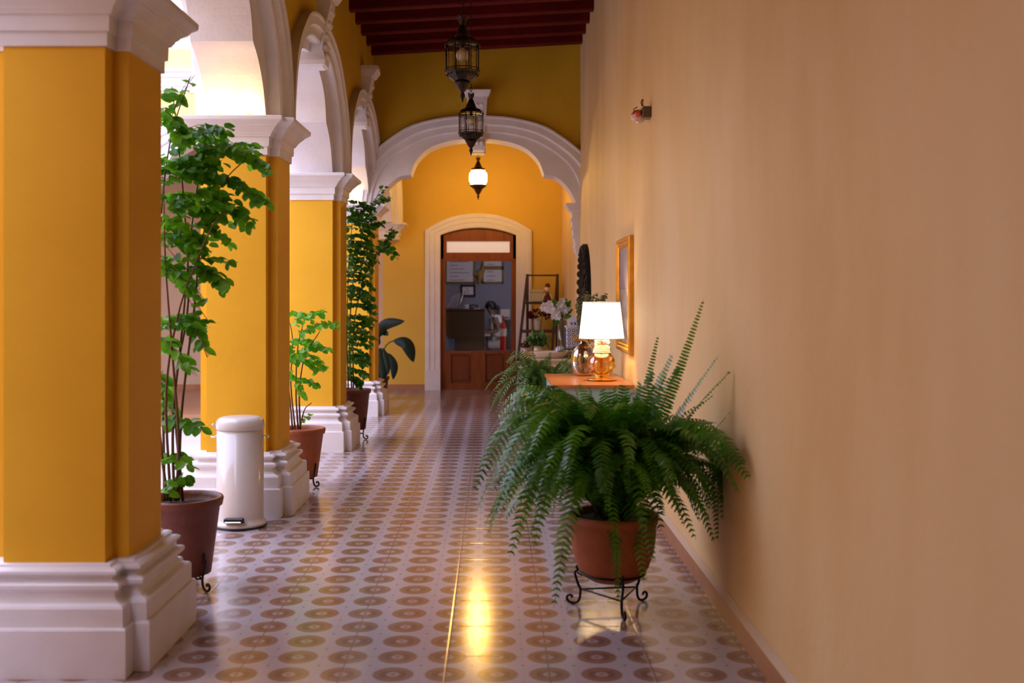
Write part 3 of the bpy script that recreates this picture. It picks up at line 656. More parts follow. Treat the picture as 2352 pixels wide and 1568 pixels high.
# ------------------------------------------------------------------ hanging lanterns
def octo(r, z, c, n=8, rot=PI / 8): return [(c[0] + r * math.cos(rot + 2 * PI * i / n), c[1] + r * math.sin(rot + 2 * PI * i / n), z) for i in range(n)]
def lantern(c, label, lit):
    x, y = c; zt = 3.39; mt = M['brass'] if lit else M['bronze']
    t = thing('moroccan_lantern', label, 'lantern', (x, y, 2.79), 'pierced metal lanterns along the corridor')
    m = MB(); zc_ = ceil_z(x) + .19; k = 0; z = zt - .02
    while z < zc_:
        d = V((1, 0, 0)) if k % 2 else V((0, 1, 0))
        q = [V((x, y, z)) + d * (.011 * math.cos(a)) + V((0, 0, .02 + .02 * math.sin(a))) for a in [2 * PI * i / 8 for i in range(9)]]
        m.tube(q, .0032, 5); z += .031; k += 1
    m.build('chain', mt, t)
    m = MB()
    for i in range(6):
        a = 2 * PI * i / 6; u = V((math.cos(a), math.sin(a), 0)); sd = V((-math.sin(a), math.cos(a), 0))
        b = V((x, y, zt - .055)) + u * .018
        m.add([b - sd * .012, b + sd * .012, b + u * .016 + sd * .014 + V((0, 0, .035)), b + u * .03 + V((0, 0, .055)), b + u * .016 - sd * .014 + V((0, 0, .035))], [(0, 1, 2, 3, 4)])
    m.lathe([(.010, zt - .02), (.018, zt - .055), (.014, zt - .07)], (x, y, 0), 12)
    m.build('crown', mt, t)
    cage_r = .115
    MB().lathe([(.020, zt - .065), (.026, zt - .075), (.034, zt - .10), (.046, zt - .125), (.054, zt - .145), (.050, zt - .152)], (x, y, 0), 16).build('pierced_dome', mt, t)
    m = MB(); m.rings([octo(.056, zt - .150, c), octo(.085, zt - .160, c), octo(.108, zt - .178, c), octo(.112, zt - .192, c), octo(.095, zt - .196, c)], False)
    m.build('hat', mt, t)
    if lit:
        MB().lathe([(.088, zt - .196), (.112, zt - .215), (.122, zt - .25), (.124, zt - .31), (.118, zt - .36), (.095, zt - .395)], (x, y, 0), 24).build('frosted_glass', M['frost'], t)
        m = MB()
        for zz, r in ((zt - .215, .116), (zt - .365, .120)):
            for i in range(24):
                a = 2 * PI * i / 24; m.ball((x + r * math.cos(a), y + r * math.sin(a), zz), .010, 6)
        for i in range(8):
            a = 2 * PI * i / 8; m.tube([(x + r_ * math.cos(a), y + r_ * math.sin(a), z_) for r_, z_ in ((.09, zt - .196), (.115, zt - .215), (.126, zt - .28), (.121, zt - .36), (.095, zt - .40))], .0028, 4)
        m.build('cage', mt, t)
    else:
        m = MB(); z1, z0 = zt - .215, zt - .385
        for zz, r in ((zt - .208, .130), (z0 - .004, .130), (z1 - .012, cage_r), (z0 + .018, cage_r)):
            P = octo(r, zz, c)
            for i in range(8): m.tube([P[i], P[(i + 1) % 8]], .0035, 5)
        P1, P0 = octo(cage_r + .006, z1 + .005, c), octo(cage_r + .006, z0, c)
        for i in range(8):
            m.tube([P1[i], P0[i]], .0042, 5)
            a, b = V(P1[i]), V(P1[(i + 1) % 8]); a0, b0 = V(P0[i]), V(P0[(i + 1) % 8])
            for f in (.22, .78): m.tube([a.lerp(b, f), a0.lerp(b0, f)], .0022, 4)
            m.tube([octo(.112, zt - .192, c)[i], octo(.130, zt - .208, c)[i]], .003, 4)
        m.build('cage', mt, t)
        MB().rings([octo(cage_r - .003, z1, c), octo(cage_r - .003, z0, c)], False, cap=False).build('glass_panes', M['glass'], t)
        b = MB().lathe([(.008, zt - .215), (.014, zt - .225), (.024, zt - .235), (.042, zt - .255), (.046, zt - .275), (.038, zt - .300), (.014, zt - .316), (.003, zt - .318)], (x, y, 0), 16).build('bulb', M['bulb'], t)
        MB().lathe([(.012, zt - .16), (.016, zt - .18), (.016, zt - .222)], (x, y, 0), 12).build('bulb_holder', mt, b)
    m = MB(); m.rings([octo(.125, zt - .392, c), octo(.112, zt - .405, c), octo(.098, zt - .425, c), octo(.066, zt - .450, c), octo(.050, zt - .456, c)], False)
    for i in range(16):
        a = 2 * PI * i / 16; m.ball((x + .108 * math.cos(a), y + .108 * math.sin(a), zt - .412), .007, 6)
    m.build('bowl', mt, t)
    m = MB().lathe([(.052, zt - .455), (.057, zt - .468), (.046, zt - .478), (.036, zt - .50), (.018, zt - .525), (.010, zt - .53), (.017, zt - .545), (.018, zt - .556), (.010, zt - .575), (.002, zt - .605)], (x, y, 0), 14)
    m.build('finial', mt, t)
    return t
lantern((-.217, 7.55), 'unlit pierced metal lantern nearest the camera, highest in view', False)
lantern((-.217, 10.4), 'unlit pierced metal lantern hanging in front of the cross arch keystone', False)
lantern((-.217, 15.2), 'lit lantern with glowing frosted glass beyond the cross arch', True)

# ------------------------------------------------------------------ pots, stands, plants
def clay_pot(t, c, z0, h, rt, rb, m, rim=.045):
    p = MB().lathe([(rb * .5, z0), (rb, z0), (rb + (rt - rb) * .45, z0 + h * .5), (rt - .012, z0 + h - rim), (rt, z0 + h - rim + .004), (rt + .006, z0 + h - .01), (rt + .002, z0 + h), (rt - .016, z0 + h), (rt - .022, z0 + h - .02), (rt - .03, z0 + h - .06)], (c[0], c[1], 0), 40).build('pot', m, t)
    MB().lathe([(rt - .024, z0 + h - .045), (rt * .5, z0 + h - .03), (.002, z0 + h - .028)], (c[0], c[1], 0), 30, cap=False).build('soil', M['soil'], t)
def stand(label, c, rad, ztop, legs, out=.06, low=.06, hoop_z=None, group=None):
    t = thing('plant_stand', label, 'plant stand', (c[0], c[1], 0), group)
    hz = hoop_z or ztop; m = MB()
    m.tube([(c[0] + rad * math.cos(a), c[1] + rad * math.sin(a), hz) for a in [2 * PI * i / 28 for i in range(29)]], .005, 6); m.build('hoop', M['iron'], t)
    m = MB(); pts = []
    for a in legs:
        pts.append(V((c[0] + rad * math.cos(a), c[1] + rad * math.sin(a), low)))
    for i in range(len(pts)): m.tube([pts[i], pts[(i + 1) % len(pts)]], .0045, 6)
    m.build('cross_bars', M['iron'], t)
    for a in legs:
        u = V((math.cos(a), math.sin(a), 0)); b = V((c[0], c[1], 0)) + u * rad
        m = MB(); pr_ = [(-.0, hz), (.012, hz + .018), (.022, hz + .006), (.014, hz - .006), (.028, hz - .02), (.014, hz * .55), (.006, low), (.010, .028), (.022, .010), (.040, .0065), (.055, .014), (.060, .028), (.052, .042), (.040, .040), (.038, .030)]
        cc = curve([tuple(b + u * (d * out / .06) + V((0, 0, z))) for d, z in pr_], 34)
        m.tube(cc, .0065, 6)
        m.tube(curve([tuple(b + u * d + V((0, 0, z))) for d, z in ((.024, hz - .02), (-.004, hz - .03), (-.016, hz - .012), (-.004, hz))], 10), .004, 5)
        m.build('leg', M['iron'], t)
    return t

def twig(mb_l, mb_s, pts, n, L, r, rad=.002, start=.0, jit=.35):
    cc = curve(pts, max(6, n))
    mb_s.tube(cc[::max(1, len(cc) // 8)] + [cc[-1]], [rad * (1 - .6 * i / 9) for i in range(len(cc[::max(1, len(cc) // 8)]) + 1)], 4)
    for i in range(n):
        f = start + (1 - start) * i / n; j = min(len(cc) - 2, int(f * (len(cc) - 1)))
        t_ = (cc[j + 1] - cc[j]).normalized(); up = V((r.uniform(-.3, .3), r.uniform(-.5, .1), 1)).normalized()
        sd = t_.cross(up); sd = sd.normalized() if sd.length > 1e-3 else V((1, 0, 0))
        sg = 1 if i % 2 else -1
        d = (t_ * .45 + sd * sg + V((r.uniform(-jit, jit), r.uniform(-jit, jit), r.uniform(-.65, .15)))).normalized()
        l = L * r.uniform(.7, 1.15)
        nr = (up + V((r.uniform(-.6, .6), r.uniform(-1.2, -.1), r.uniform(-.3, .3)))).normalized()
        mb_l.leaf(cc[j], d, nr, l, l * r.uniform(.78, .95), .1, .15)

def shrub(name, label, c, potz, Y, stems, twigs, L, lm, r, pot, dens=1., dy=.16, more=1.):
    t = thing(name, label, 'potted plant', (c[0], c[1], pot[0]))
    clay_pot(t, c, pot[0], pot[1], pot[2], pot[3], pot[4])
    lv, st, tw = MB(), MB(), MB()
    for s in stems:
        P = []
        for i, (x, y, dd) in enumerate(s): P.append(at(x, y, Y + dd))
        st.tube(curve(P, 26), [.007 * (1 - .75 * i / 25) + .0012 for i in range(26)], 5)
    for (x0, y0, x1, y1, n, cnt, sx, sy, sag) in twigs:
        for k in range(int(math.ceil(cnt * more))):
            d0, d1 = r.uniform(-dy, dy), r.uniform(-dy * 1.3, dy * 1.3)
            a = at(x0 + r.uniform(-sx, sx) * .6, y0 + r.uniform(-sy, sy), Y + d0); b = at(x1 + r.uniform(-sx, sx), y1 + r.uniform(-sy, sy), Y + d1)
            mid = a.lerp(b, .5) + V((0, 0, sag * (b - a).length * r.uniform(.6, 1.3)))
            twig(lv, tw, [tuple(a), tuple(mid), tuple(b)], max(3, int(n * dens)), L, r)
    st.build('stems', M['stem'], t); tw.build('twigs', M['stem'], t); lv.build('foliage', lm, t, fixn=False)
    return t

r = random.Random(3)
# tall shrub behind the nearest pillar
cA = (-1.545, 5.42)
stand('black iron plant stand under the tall shrub by the nearest pillar', cA, .135, .11, [math.radians(a) for a in (-35, 85, 205)], hoop_z=.17)
shrub('potted_shrub', 'tall leafy shrub in a dark clay pot between the nearest pillar and the bin', cA, .44, 5.4,
      [[(385, 1150, 0), (366, 980, .0), (360, 760, -.05), (368, 520, 0), (392, 320, 0), (436, 180, -.05)],
       [(400, 1150, -.05), (398, 960, 0), (420, 740, .05), (436, 560, .1), (455, 420, .1), (478, 290, .1)],
       [(410, 1150, .0), (418, 940, .05), (447, 700, 0), (462, 560, 0), (505, 430, -.1), (560, 370, -.1)],
       [(420, 1150, .05), (402, 900, .1), (432, 700, .1), (425, 500, .15), (410, 330, .1), (395, 200, .1)],
       [(392, 1150, .05), (382, 900, -.1), (410, 720, -.1), (452, 600, -.15), (500, 500, -.2), (545, 480, -.2)],
       [(378, 1150, .05), (372, 900, .1), (350, 700, .1), (345, 500, .1), (350, 300, .1)],
       [(405, 1150, .02), (410, 1000, -.1), (395, 800, -.1), (380, 600, -.1), (376, 420, -.1)]],
      [(372, 215, 420, 235, 7, 2, 6, 10, .1), (395, 270, 445, 175, 6, 1, 4, 4, .1), (372, 260, 430, 330, 9, 4, 10, 18, .1),
       (400, 330, 520, 315, 13, 5, 18, 24, .12), (385, 400, 500, 400, 14, 9, 22, 34, .1), (430, 390, 600, 345, 15, 3, 10, 14, .12),
       (460, 340, 618, 395, 16, 3, 10, 10, .1), (450, 400, 612, 465, 17, 4, 12, 14, .1), (400, 470, 520, 500, 14, 8, 24, 28, .1),
       (470, 440, 580, 525, 14, 3, 10, 12, .08), (380, 520, 470, 570, 12, 7, 20, 26, .1), (450, 520, 530, 560, 8, 2, 8, 10, .08),
       (440, 590, 540, 600, 6, 2, 8, 10, .1), (450, 610, 520, 660, 10, 4, 16, 14, .1), (372, 600, 440, 660, 9, 4, 14, 22, .1),
       (375, 740, 450, 745, 9, 4, 14, 14, .1), (430, 740, 478, 810, 7, 3, 6, 12, .1), (380, 790, 440, 850, 7, 3, 14, 16, .1),
       (372, 900, 400, 960, 6, 2, 8, 20, .05), (390, 970, 460, 990, 9, 3, 14, 12, .1), (385, 1050, 440, 1075, 7, 2, 10, 12, .1), (385, 1120, 440, 1110, 7, 3, 10, 14, .2), (372, 860, 378, 940, 5, 2, 4, 20, 0),
       (470, 700, 300, 500, 12, 4, 20, 60, .1), (380, 400, 290, 360, 12, 5, 20, 60, .1)],
      .055, M['leafA'], r, (.075, .375, .19, .135, M['claydark']), more=1.45)
# small bright shrub
cB = (-1.478, 8.33)
stand('black iron plant stand under the small bright green shrub', cB, .118, .11, [math.radians(a) for a in (-30, 90, 210)], hoop_z=.19)
shrub('potted_shrub', 'small bright green shrub in an orange clay pot beside the second pillar', cB, .42, 8.33,
      [[(685, 985, 0), (680, 900, .0), (684, 800, 0), (700, 730, 0)], [(678, 985, -.03), (668, 880, 0), (672, 780, 0), (660, 720, .05)], [(690, 985, .03), (688, 900, 0), (700, 820, -.05), (735, 760, -.05)],
       [(672, 985, 0), (664, 900, .05), (650, 800, .1), (648, 740, .1)], [(688, 985, 0), (700, 940, 0), (716, 925, 0)]],
      [(680, 740, 745, 712, 11, 3, 8, 8, .12), (690, 760, 778, 745, 13, 3, 6, 8, .12), (670, 720, 720, 735, 8, 3, 8, 8, .1), (672, 780, 735, 790, 11, 4, 8, 10, .1), (690, 800, 768, 800, 12, 2, 6, 6, .1),
       (670, 820, 735, 850, 11, 4, 8, 10, .1), (700, 810, 755, 850, 9, 2, 6, 8, .1), (676, 870, 735, 888, 9, 3, 6, 8, .1), (668, 860, 700, 920, 7, 3, 8, 8, .1), (690, 965, 716, 955, 5, 1, 2, 2, .1),
       (672, 800, 630, 760, 10, 4, 10, 30, .1)],
      .056, M['leafB'], r, (.07, .37, .185, .128, M['terracotta']), dy=.12)
# dense climbing shrub
cC = (-1.44, 11.05)
stand('black iron plant stand under the dense dark shrub by the third pillar', cC, .128, .16, [math.radians(a) for a in (-25, 95, 215)], hoop_z=.23)
tl = []
for i in range(20):
    y = 470 + i * 21
    tl.append((800, y, 800 + [62, 58, 60, 62, 58, 62, 64, 58, 56, 54, 56, 60, 56, 50, 58, 52, 46, 42, 38, 30][i] * 1.0, y + 16, 15, 4 if i < 14 else 3, 8, 10, .1))
shrub('potted_shrub', 'dense dark green shrub climbing the fourth pillar from a dark clay pot', cC, .5, 11.0,
      [[(800, 890, 0), (797, 780, 0), (800, 640, 0), (808, 520, 0), (812, 470, 0)], [(808, 890, .05), (803, 780, 0), (812, 640, .05), (838, 520, .1), (866, 450, .1), (880, 425, .1)], [(795, 890, -.05), (790, 760, 0), (788, 640, 0), (792, 500, 0)],
       [(812, 890, .05), (812, 760, .05), (830, 660, .05), (858, 590, .05), (885, 570, .0), (902, 520, 0)]],
      tl + [(840, 500, 885, 430, 13, 2, 5, 6, .05), (850, 480, 895, 455, 11, 3, 5, 6, .1), (850, 520, 880, 510, 9, 3, 6, 10, .1), (845, 580, 905, 575, 12, 4, 6, 12, .1), (880, 570, 905, 530, 12, 5, 8, 10, .1), (870, 560, 912, 590, 9, 3, 4, 8, .1), (800, 500, 845, 480, 12, 3, 6, 8, .1), (780, 700, 760, 600, 14, 8, 20, 120, .1)],
      .056, M['leafC'], r, (.10, .405, .19, .14, M['claydark']), dy=.13)

# big-leaved plant behind the fourth pillar
cD = (-1.62, 15.1)
t = thing('potted_large_leaf_plant', 'dark large-leaved plant standing behind the fourth pillar', 'potted plant', (cD[0], cD[1], 0))
clay_pot(t, cD, 0, .33, .17, .12, M['claydark'])
lf, st = MB(), MB()
def bigleaf(pts, W):
    cc = curve(pts, 14); rs = []
    for i, p in enumerate(cc):
        f = i / 13; w = W * math.sin(PI * min(1, f * .97 + .03)) ** .7 * (1 - .25 * f)
        t_ = (cc[min(i + 1, 13)] - cc[max(i - 1, 0)]).normalized(); sd = t_.cross(V((.25, -1, .25))).normalized(); up = sd.cross(t_)
        rs.append([p - sd * w - up * w * .25, p - sd * w * .5 - up * w * .05, p, p + sd * w * .5 - up * w * .05, p + sd * w - up * w * .25])
    n = 5; lf.add([q for r_ in rs for q in r_], [(k * n + i, k * n + i + 1, (k + 1) * n + i + 1, (k + 1) * n + i) for k in range(13) for i in range(4)], True)
base = V((cD[0], cD[1], .3))
for a, b, c_, W in (((868, 775), (885, 745), (930, 737), .085), ((905, 782), (935, 790), (950, 832), .10), ((893, 812), (905, 840), (903, 872), .065), ((862, 800), (868, 850), (866, 895), .07), ((873, 800), (882, 850), (876, 880), .08), ((880, 800), (890, 830), (892, 860), .05),
                    ((872, 790), (850, 760), (830, 790), .09), ((868, 768), (850, 735), (835, 745), .08)):
    A, B, D = at(*a, 15.0), at(*b, 14.95), at(*c_, 14.9)
    bigleaf([tuple(A), tuple(B), tuple(D)], W); st.tube(curve([tuple(base), tuple(base.lerp(A, .6) + V((-.03, 0, .12))), tuple(A)], 10), .009, 6)
for (a, b) in (((893, 766), (866, 762)), ((893, 770), (870, 750))): bigleaf([tuple(at(*b, 15.1)), tuple(at((a[0] + b[0]) / 2, a[1] - 6, 15.05)), tuple(at(*a, 15.0))], .04)
lf.build('leaves', M['bigleaf'], t, fixn=False); st.build('stems', M['stemg'], t)

# ---- ferns
def frond(mb, ms, base, tip, lift, n, w, r, xmax=1.035, droop=.0, side0=None):
    base, tip = V(base), V(tip)
    mid = base.lerp(tip, .5) + V((0, 0, lift)); q1 = base.lerp(mid, .5) + V((0, 0, lift * .25)); q3 = mid.lerp(tip, .55) + V((0, 0, lift * .22 - droop))
    cc = curve([tuple(base), tuple(q1), tuple(mid), tuple(q3), tuple(tip)], n)
    for p in cc: p.x = min(p.x, xmax - .004); p.z = max(p.z, .012)
    ms.tube(cc[::3] + [cc[-1]], [.0022 * (1 - .7 * i / (n / 3 + 1)) for i in range(len(cc[::3]) + 1)], 3)
    up = V((r.uniform(-.35, .35), r.uniform(-.5, .1), 1)).normalized() if side0 is None else V(side0)
    for i in range(int(n * .12), n - 1):
        f = i / (n - 1); t_ = (cc[i + 1] - cc[i]).normalized(); sd = t_.cross(up)
        if sd.length < .05: sd = t_.cross(V((1, 0, .3)))
        sd = sd.normalized(); nn = sd.cross(t_).normalized()
        L = w * min(1, (f - .08) * 5) * (1 - max(0, f - .45) ** 1.35 * 1.75); L = max(L, .006)
        for sg in (-1, 1):
            d = (sd * sg + t_ * .28 + V((0, 0, -.22 + r.uniform(-.12, .12))) + nn * r.uniform(-.15, .15)).normalized()
            wv = t_ * (L * .11 + .0032)
            p = cc[i]; a = p - wv * .8; b = p + wv * .8; c = p + d * L * .55 + wv * .9; e = p + d * L * .55 - wv * .9; g = p + d * L + t_ * L * .06 - V((0, 0, L * .12))
            for q in (a, b, c, e, g): q.x = min(q.x, xmax)
            mb.add([a, b, c, e, g], [(0, 1, 2, 3), (3, 2, 4)], True)
def fern(t, c, zt, keys, nr, R0, r, fm, Y0, w=.055, n=44, zlo=-.35, zhi=.5, xmax=1.035):
    mb, ms = MB(), MB(); cen = V((c[0], c[1], zt))
    for (x, y, dd, lift, ww) in keys:
        tip = at(x, y, Y0 + dd); b = cen + V((r.uniform(-.05, .05), r.uniform(-.05, .05), 0)) + (V((tip.x, tip.y, 0)) - V((cen.x, cen.y, 0))) * .08
        L = (tip - b).length
        frond(mb, ms, b, tip, lift, max(24, int(L / .0155)), ww, r, xmax)
    for i in range(nr):
        a = 2 * PI * i / nr + r.uniform(-.2, .2); k = r.random(); L = R0 * r.uniform(.65, 1.1)
        dz = zlo + (zhi - zlo) * k; hr_ = math.sqrt(max(.05, 1 - (max(0, dz) / (zhi * 1.25)) ** 2)) * L
        if math.sin(a) < -.35 and dz < .12: dz = r.uniform(.12, zhi * .9)
        if i % 4 == 0: hr_ *= .55; dz = abs(dz) + .1
        tip = cen + V((math.cos(a) * hr_, math.sin(a) * hr_, dz)); b = cen + V((math.cos(a) * .06, math.sin(a) * .06, 0))
        frond(mb, ms, b, tip, (.52 - .45 * max(0, dz)) * L * r.uniform(.7, 1.25), max(24, int(L * 1.25 / .0175)), w * r.uniform(.8, 1.1), r, xmax)
    ms.build('stalks', M['stemg'], t); mb.build('fronds', fm, t, fixn=False)
r = random.Random(11)
cF = (.553, 5.05)
stand('black iron scroll-footed stand under the big fern', cF, .15, .12, [math.radians(a) for a in (-82, 38, 158)], out=.075, low=.075, hoop_z=.17)
t = thing('potted_fern', 'huge green fern in a terracotta bowl pot against the right wall', 'potted plant', (cF[0], cF[1], .13))
MB().lathe([(.06, .135), (.10, .135), (.135, .155), (.165, .20), (.188, .27), (.198, .34), (.20, .395), (.207, .40), (.21, .435), (.20, .445), (.188, .44), (.18, .41)], (cF[0], cF[1], 0), 48).build('pot', M['terracotta'], t)
MB().lathe([(.183, .415), (.1, .425), (.002, .43)], (cF[0], cF[1], 0), 30, cap=False).build('soil', M['soil'], t)
K = [(1085, 1130, -.35, .42, .065), (1118, 1232, -.45, .45, .065), (1100, 1075, -.2, .40, .06), (1170, 1282, -.4, .42, .06), (1225, 1260, -.45, .38, .055), (1272, 1395, -.5, .40, .055), (1215, 1240, -.35, .36, .055), (1320, 1180, -.5, .25, .05),
     (1140, 960, .1, .30, .07), (1160, 935, .2, .26, .075), (1130, 1000, -.1, .34, .06), (1200, 905, .2, .22, .07), (1240, 890, .1, .18, .07), (1290, 900, .0, .16, .065), (1350, 905, -.1, .14, .06), (1330, 880, .3, .12, .06), (1400, 895, .1, .1, .06), (1430, 880, -.1, .1, .055),
     (1545, 812, -.1, .06, .055), (1500, 850, 0, .05, .055), (1470, 880, .1, .06, .055), (1530, 860, -.2, .04, .055), (1450, 900, -.2, .1, .055), (1560, 840, .1, .05, .05), (1512, 770, .35, -.02, .026), (1616, 688, -.05, -.03, .03), (1650, 816, -.25, .02, .032), (1680, 850, -.3, .06, .04), (1640, 905, -.2, .06, .032), (1678, 945, -.5, -.03, .028),
     (1712, 1065, -.6, .30, .085), (1700, 1130, -.65, .34, .08), (1722, 1100, -.7, .30, .07), (1640, 1150, -.5, .26, .06), (1598, 1240, -.3, .22, .045), (1630, 1200, -.45, .22, .05), (1560, 1180, -.3, .2, .05), (1500, 1290, -.35, .2, .05), (1480, 1340, -.25, .2, .045), (1420, 1380, -.3, .22, .04), (1418, 1300, -.35, .2, .030),
     (1590, 1000, -.1, .1, .05), (1560, 960, 0, .1, .055), (1620, 1010, -.3, .1, .05), (1600, 930, -.1, .08, .045), (1180, 1100, -.4, .35, .06), (1240, 1120, -.5, .3, .06), (1150, 1180, -.3, .4, .055), (1205, 1180, -.45, .36, .055)]
K += [(1095, 1170, -.15, .46, .07), (1110, 1010, -.05, .36, .07), (1090, 1080, .1, .36, .06), (1130, 1130, -.5, .42, .07), (1160, 1040, -.3, .36, .07), (1190, 1250, -.3, .44, .06), (1250, 1190, -.4, .36, .06), (1215, 1050, -.5, .34, .07),
      (1150, 930, .3, .3, .07), (1180, 950, 0, .3, .075), (1230, 930, -.3, .3, .075), (1290, 940, -.4, .26, .075), (1350, 960, -.5, .24, .07), (1420, 940, -.45, .2, .07), (1480, 930, -.4, .2, .07), (1550, 1000, -.45, .22, .065), (1300, 1080, -.6, .3, .07), (1380, 1120, -.6, .28, .065), (1450, 1080, -.6, .28, .065),
      (1540, 1120, -.5, .28, .06), (1600, 1090, -.4, .28, .06), (1640, 1060, -.5, .3, .07), (1480, 1220, -.5, .3, .06), (1520, 1220, -.35, .26, .06)]
K += [(1262, 905, -.05, .05, .075), (1292, 892, -.1, .04, .075), (1322, 888, -.15, .04, .07), (1352, 884, -.1, .03, .07), (1384, 890, -.2, .03, .07), (1412, 884, -.1, .03, .065), (1440, 888, -.2, .03, .065), (1470, 874, -.15, .03, .06), (1500, 884, -.2, .03, .06),
      (1310, 920, -.3, .06, .075), (1370, 925, -.35, .06, .075), (1430, 920, -.35, .06, .07), (1225, 915, .05, .1, .08), (1175, 945, .1, .14, .08), (1145, 975, .05, .18, .075)]
K = [(a, b, c_, d, e * 1.25) for a, b, c_, d, e in K]
fern(t, cF, .43, K, 330, .60, r, M['fern'], 5.05, w=.062, zlo=-.12, zhi=.46)
# second fern between the two consoles
cG = (.44, 9.75)
stand('tall black plant stand under the olive green fern', cG, .12, .3, [math.radians(a) for a in (-90, 30, 150)], hoop_z=.32)
t = thing('potted_fern', 'olive green fern between the two console tables', 'potted plant', (cG[0], cG[1], .26))
clay_pot(t, cG, .262, .26, .16, .11, M['claydark'])
K = [(1133, 920, -.1, .3, .055), (1138, 950, -.2, .3, .055), (1170, 815, .1, .2, .06), (1160, 830, 0, .2, .06), (1215, 800, .1, .15, .05), (1250, 830, -.1, .15, .05), (1150, 880, -.1, .26, .055), (1200, 860, -.2, .2, .055), (1180, 980, -.3, .3, .05), (1160, 1000, -.25, .3, .045), (1210, 1000, -.3, .3, .045)]
fern(t, cG, .50, K, 60, .52, r, M['fern2'], 9.75, w=.05, zlo=-.25, zhi=.38)

# ------------------------------------------------------------------ white pedal bin
cx, cy = -1.60, 6.87
t = thing('pedal_bin', 'tall white enamel pedal bin in front of the second pillar', 'bin', (cx, cy, 0))
MB().lathe([(.155, 0), (.166, .002), (.166, .010), (.16, .012)], (cx, cy, 0), 48).build('floor_ring', M['blacktrim'], t)
MB().lathe([(.10, .012), (.163, .012), (.165, .022), (.158, .034), (.148, .042), (.1455, .06), (.1455, .605), (.1, .605)], (cx, cy, 0), 64).build('bin_body', M['enamel'], t)
MB().lathe([(.146, .612), (.1495, .614), (.1495, .645), (.146, .665), (.134, .680), (.110, .689), (.06, .694), (.002, .695)], (cx, cy, 0), 64).lathe([(.142, .600), (.142, .613)], (cx, cy, 0), 48).build('lid', M['enamel'], t)
MB().bbox(cx - .065, cx + .06, cy - .168, cy - .140, .045, .078, .006).build('pedal_housing', M['black'], t)
MB().bbox(cx - .055, cx + .05, cy - .185, cy - .150, .050, .060, .004).build('pedal', M['chrome'], t)
for sg in (-1, 1):
    MB().tube(curve([(cx + sg * .143, cy - .02, .56), (cx + sg * .172, cy - .02, .562), (cx + sg * .178, cy - .0, .562), (cx + sg * .172, cy + .03, .562), (cx + sg * .143, cy + .03, .56)], 14), .006, 8).build('handle', M['chrome'], t)
MB().tube([(cx - .145, cy, .625), (cx - .165, cy, .628), (cx - .172, cy - .01, .64)], .008, 8).build('lid_hinge', M['enamel'], t)

# ------------------------------------------------------------------ front console table with lamp and demijohns
t = thing('console_table', 'pale blue console table with orange wooden top behind the big fern', 'table', (.74, 8.5, 0))
TX0, TX1, TY0, TY1 = .437, 1.025, 7.93, 9.08
MB().bbox(TX0 - .012, TX1, TY0 - .012, TY1 + .012, .775, .80, .005).build('table_top', M['tabletop'], t)
MB().box(TX0 + .01, TX0 + .03, TY0 + .02, TY1 - .02, .63, .775).box(TX0 + .03, TX1 - .02, TY0 + .01, TY0 + .03, .63, .775).box(TX0 + .03, TX1 - .02, TY1 - .03, TY1 - .01, .63, .775).build('apron', M['tableblue'], t)
for x in (TX0 + .03, TX1 - .04):
    for y in (TY0 + .03, TY1 - .03):
        MB().rings([[(x - a, y - a, z), (x + a, y - a, z), (x + a, y + a, z), (x - a, y + a, z)] for a, z in ((.018, 0), (.024, .3), (.028, .775))], False).build('leg', M['tableblue'], t)
MB().box(TX0 + .02, TX1 - .03, TY0 + .02, TY1 - .02, .17, .19).build('lower_shelf', M['tableblue'], t)
ZT = .8005
lx, ly = .828, 8.36
t = thing('table_lamp', 'lit table lamp with white shade and amber glass bottle base', 'lamp', (lx, ly, ZT))
MB().lathe([(.105, 0), (.115, .004), (.112, .016), (.06, .020), (.055, .030), (.06, .042), (.03, .046)], (lx, ly, ZT), 32).build('base', M['gold'], t)
MB().lathe([(.045, .040), (.085, .058), (.110, .095), (.112, .125), (.100, .165), (.070, .205), (.048, .225), (.045, .235)], (lx, ly, ZT), 40, cap=False).build('glass_body', M['amber'], t)
m = MB()
for k in range(5):
    zz = ZT + .215 + k * .012; rr_ = .062 - k * .004
    m.tube([(lx + rr_ * math.cos(a), ly + rr_ * math.sin(a), zz) for a in [2 * PI * i / 20 for i in range(21)]], .0075, 6)
m.build('rope_collar', M['rope'], t)
m = MB(); rr = random.Random(5)
for k in range(14):
    a = rr.uniform(0, 2 * PI); p = V((lx + .035 * math.cos(a), ly + .035 * math.sin(a), ZT + rr.uniform(.235, .32)))
    for j in range(6): m.leaf(p, V((math.cos(a + j), math.sin(a + j), rr.uniform(-.3, .6))), V((0, -1, .4)), .032, .026, .2)
m.build('fabric_flowers', M['flowerw'], t)
MB().lathe([(.010, .05), (.010, .36)], (lx, ly, ZT), 10).build('stem_tube', M['gold'], t)
sh = MB().lathe([(.173, .322), (.142, .602)], (lx, ly, ZT), 48, cap=False).build('lamp_shade', M['cshade'], t)
MB().tube([(lx + .173 * math.cos(a), ly + .173 * math.sin(a), ZT + .322) for a in [2 * PI * i / 48 for i in range(49)]], .003, 5).tube([(lx + .142 * math.cos(a), ly + .142 * math.sin(a), ZT + .602) for a in [2 * PI * i / 48 for i in range(49)]], .003, 5).build('shade_rim', M['rope'], sh)
MB().ball((lx, ly, ZT + .44), .032, 14).build('bulb', M['bulbon'], t)
MB().tube([(lx + .0, ly, ZT + .44), (lx + .145, ly, ZT + .595)], .002, 4).tube([(lx, ly, ZT + .44), (lx - .145, ly, ZT + .595)], .002, 4).build('shade_holder', M['gold'], t)
bx, by = .735, 8.86
t = thing('demijohn', 'round smoky glass demijohn holding dried flowers, left of the lamp', 'vase', (bx, by, ZT))
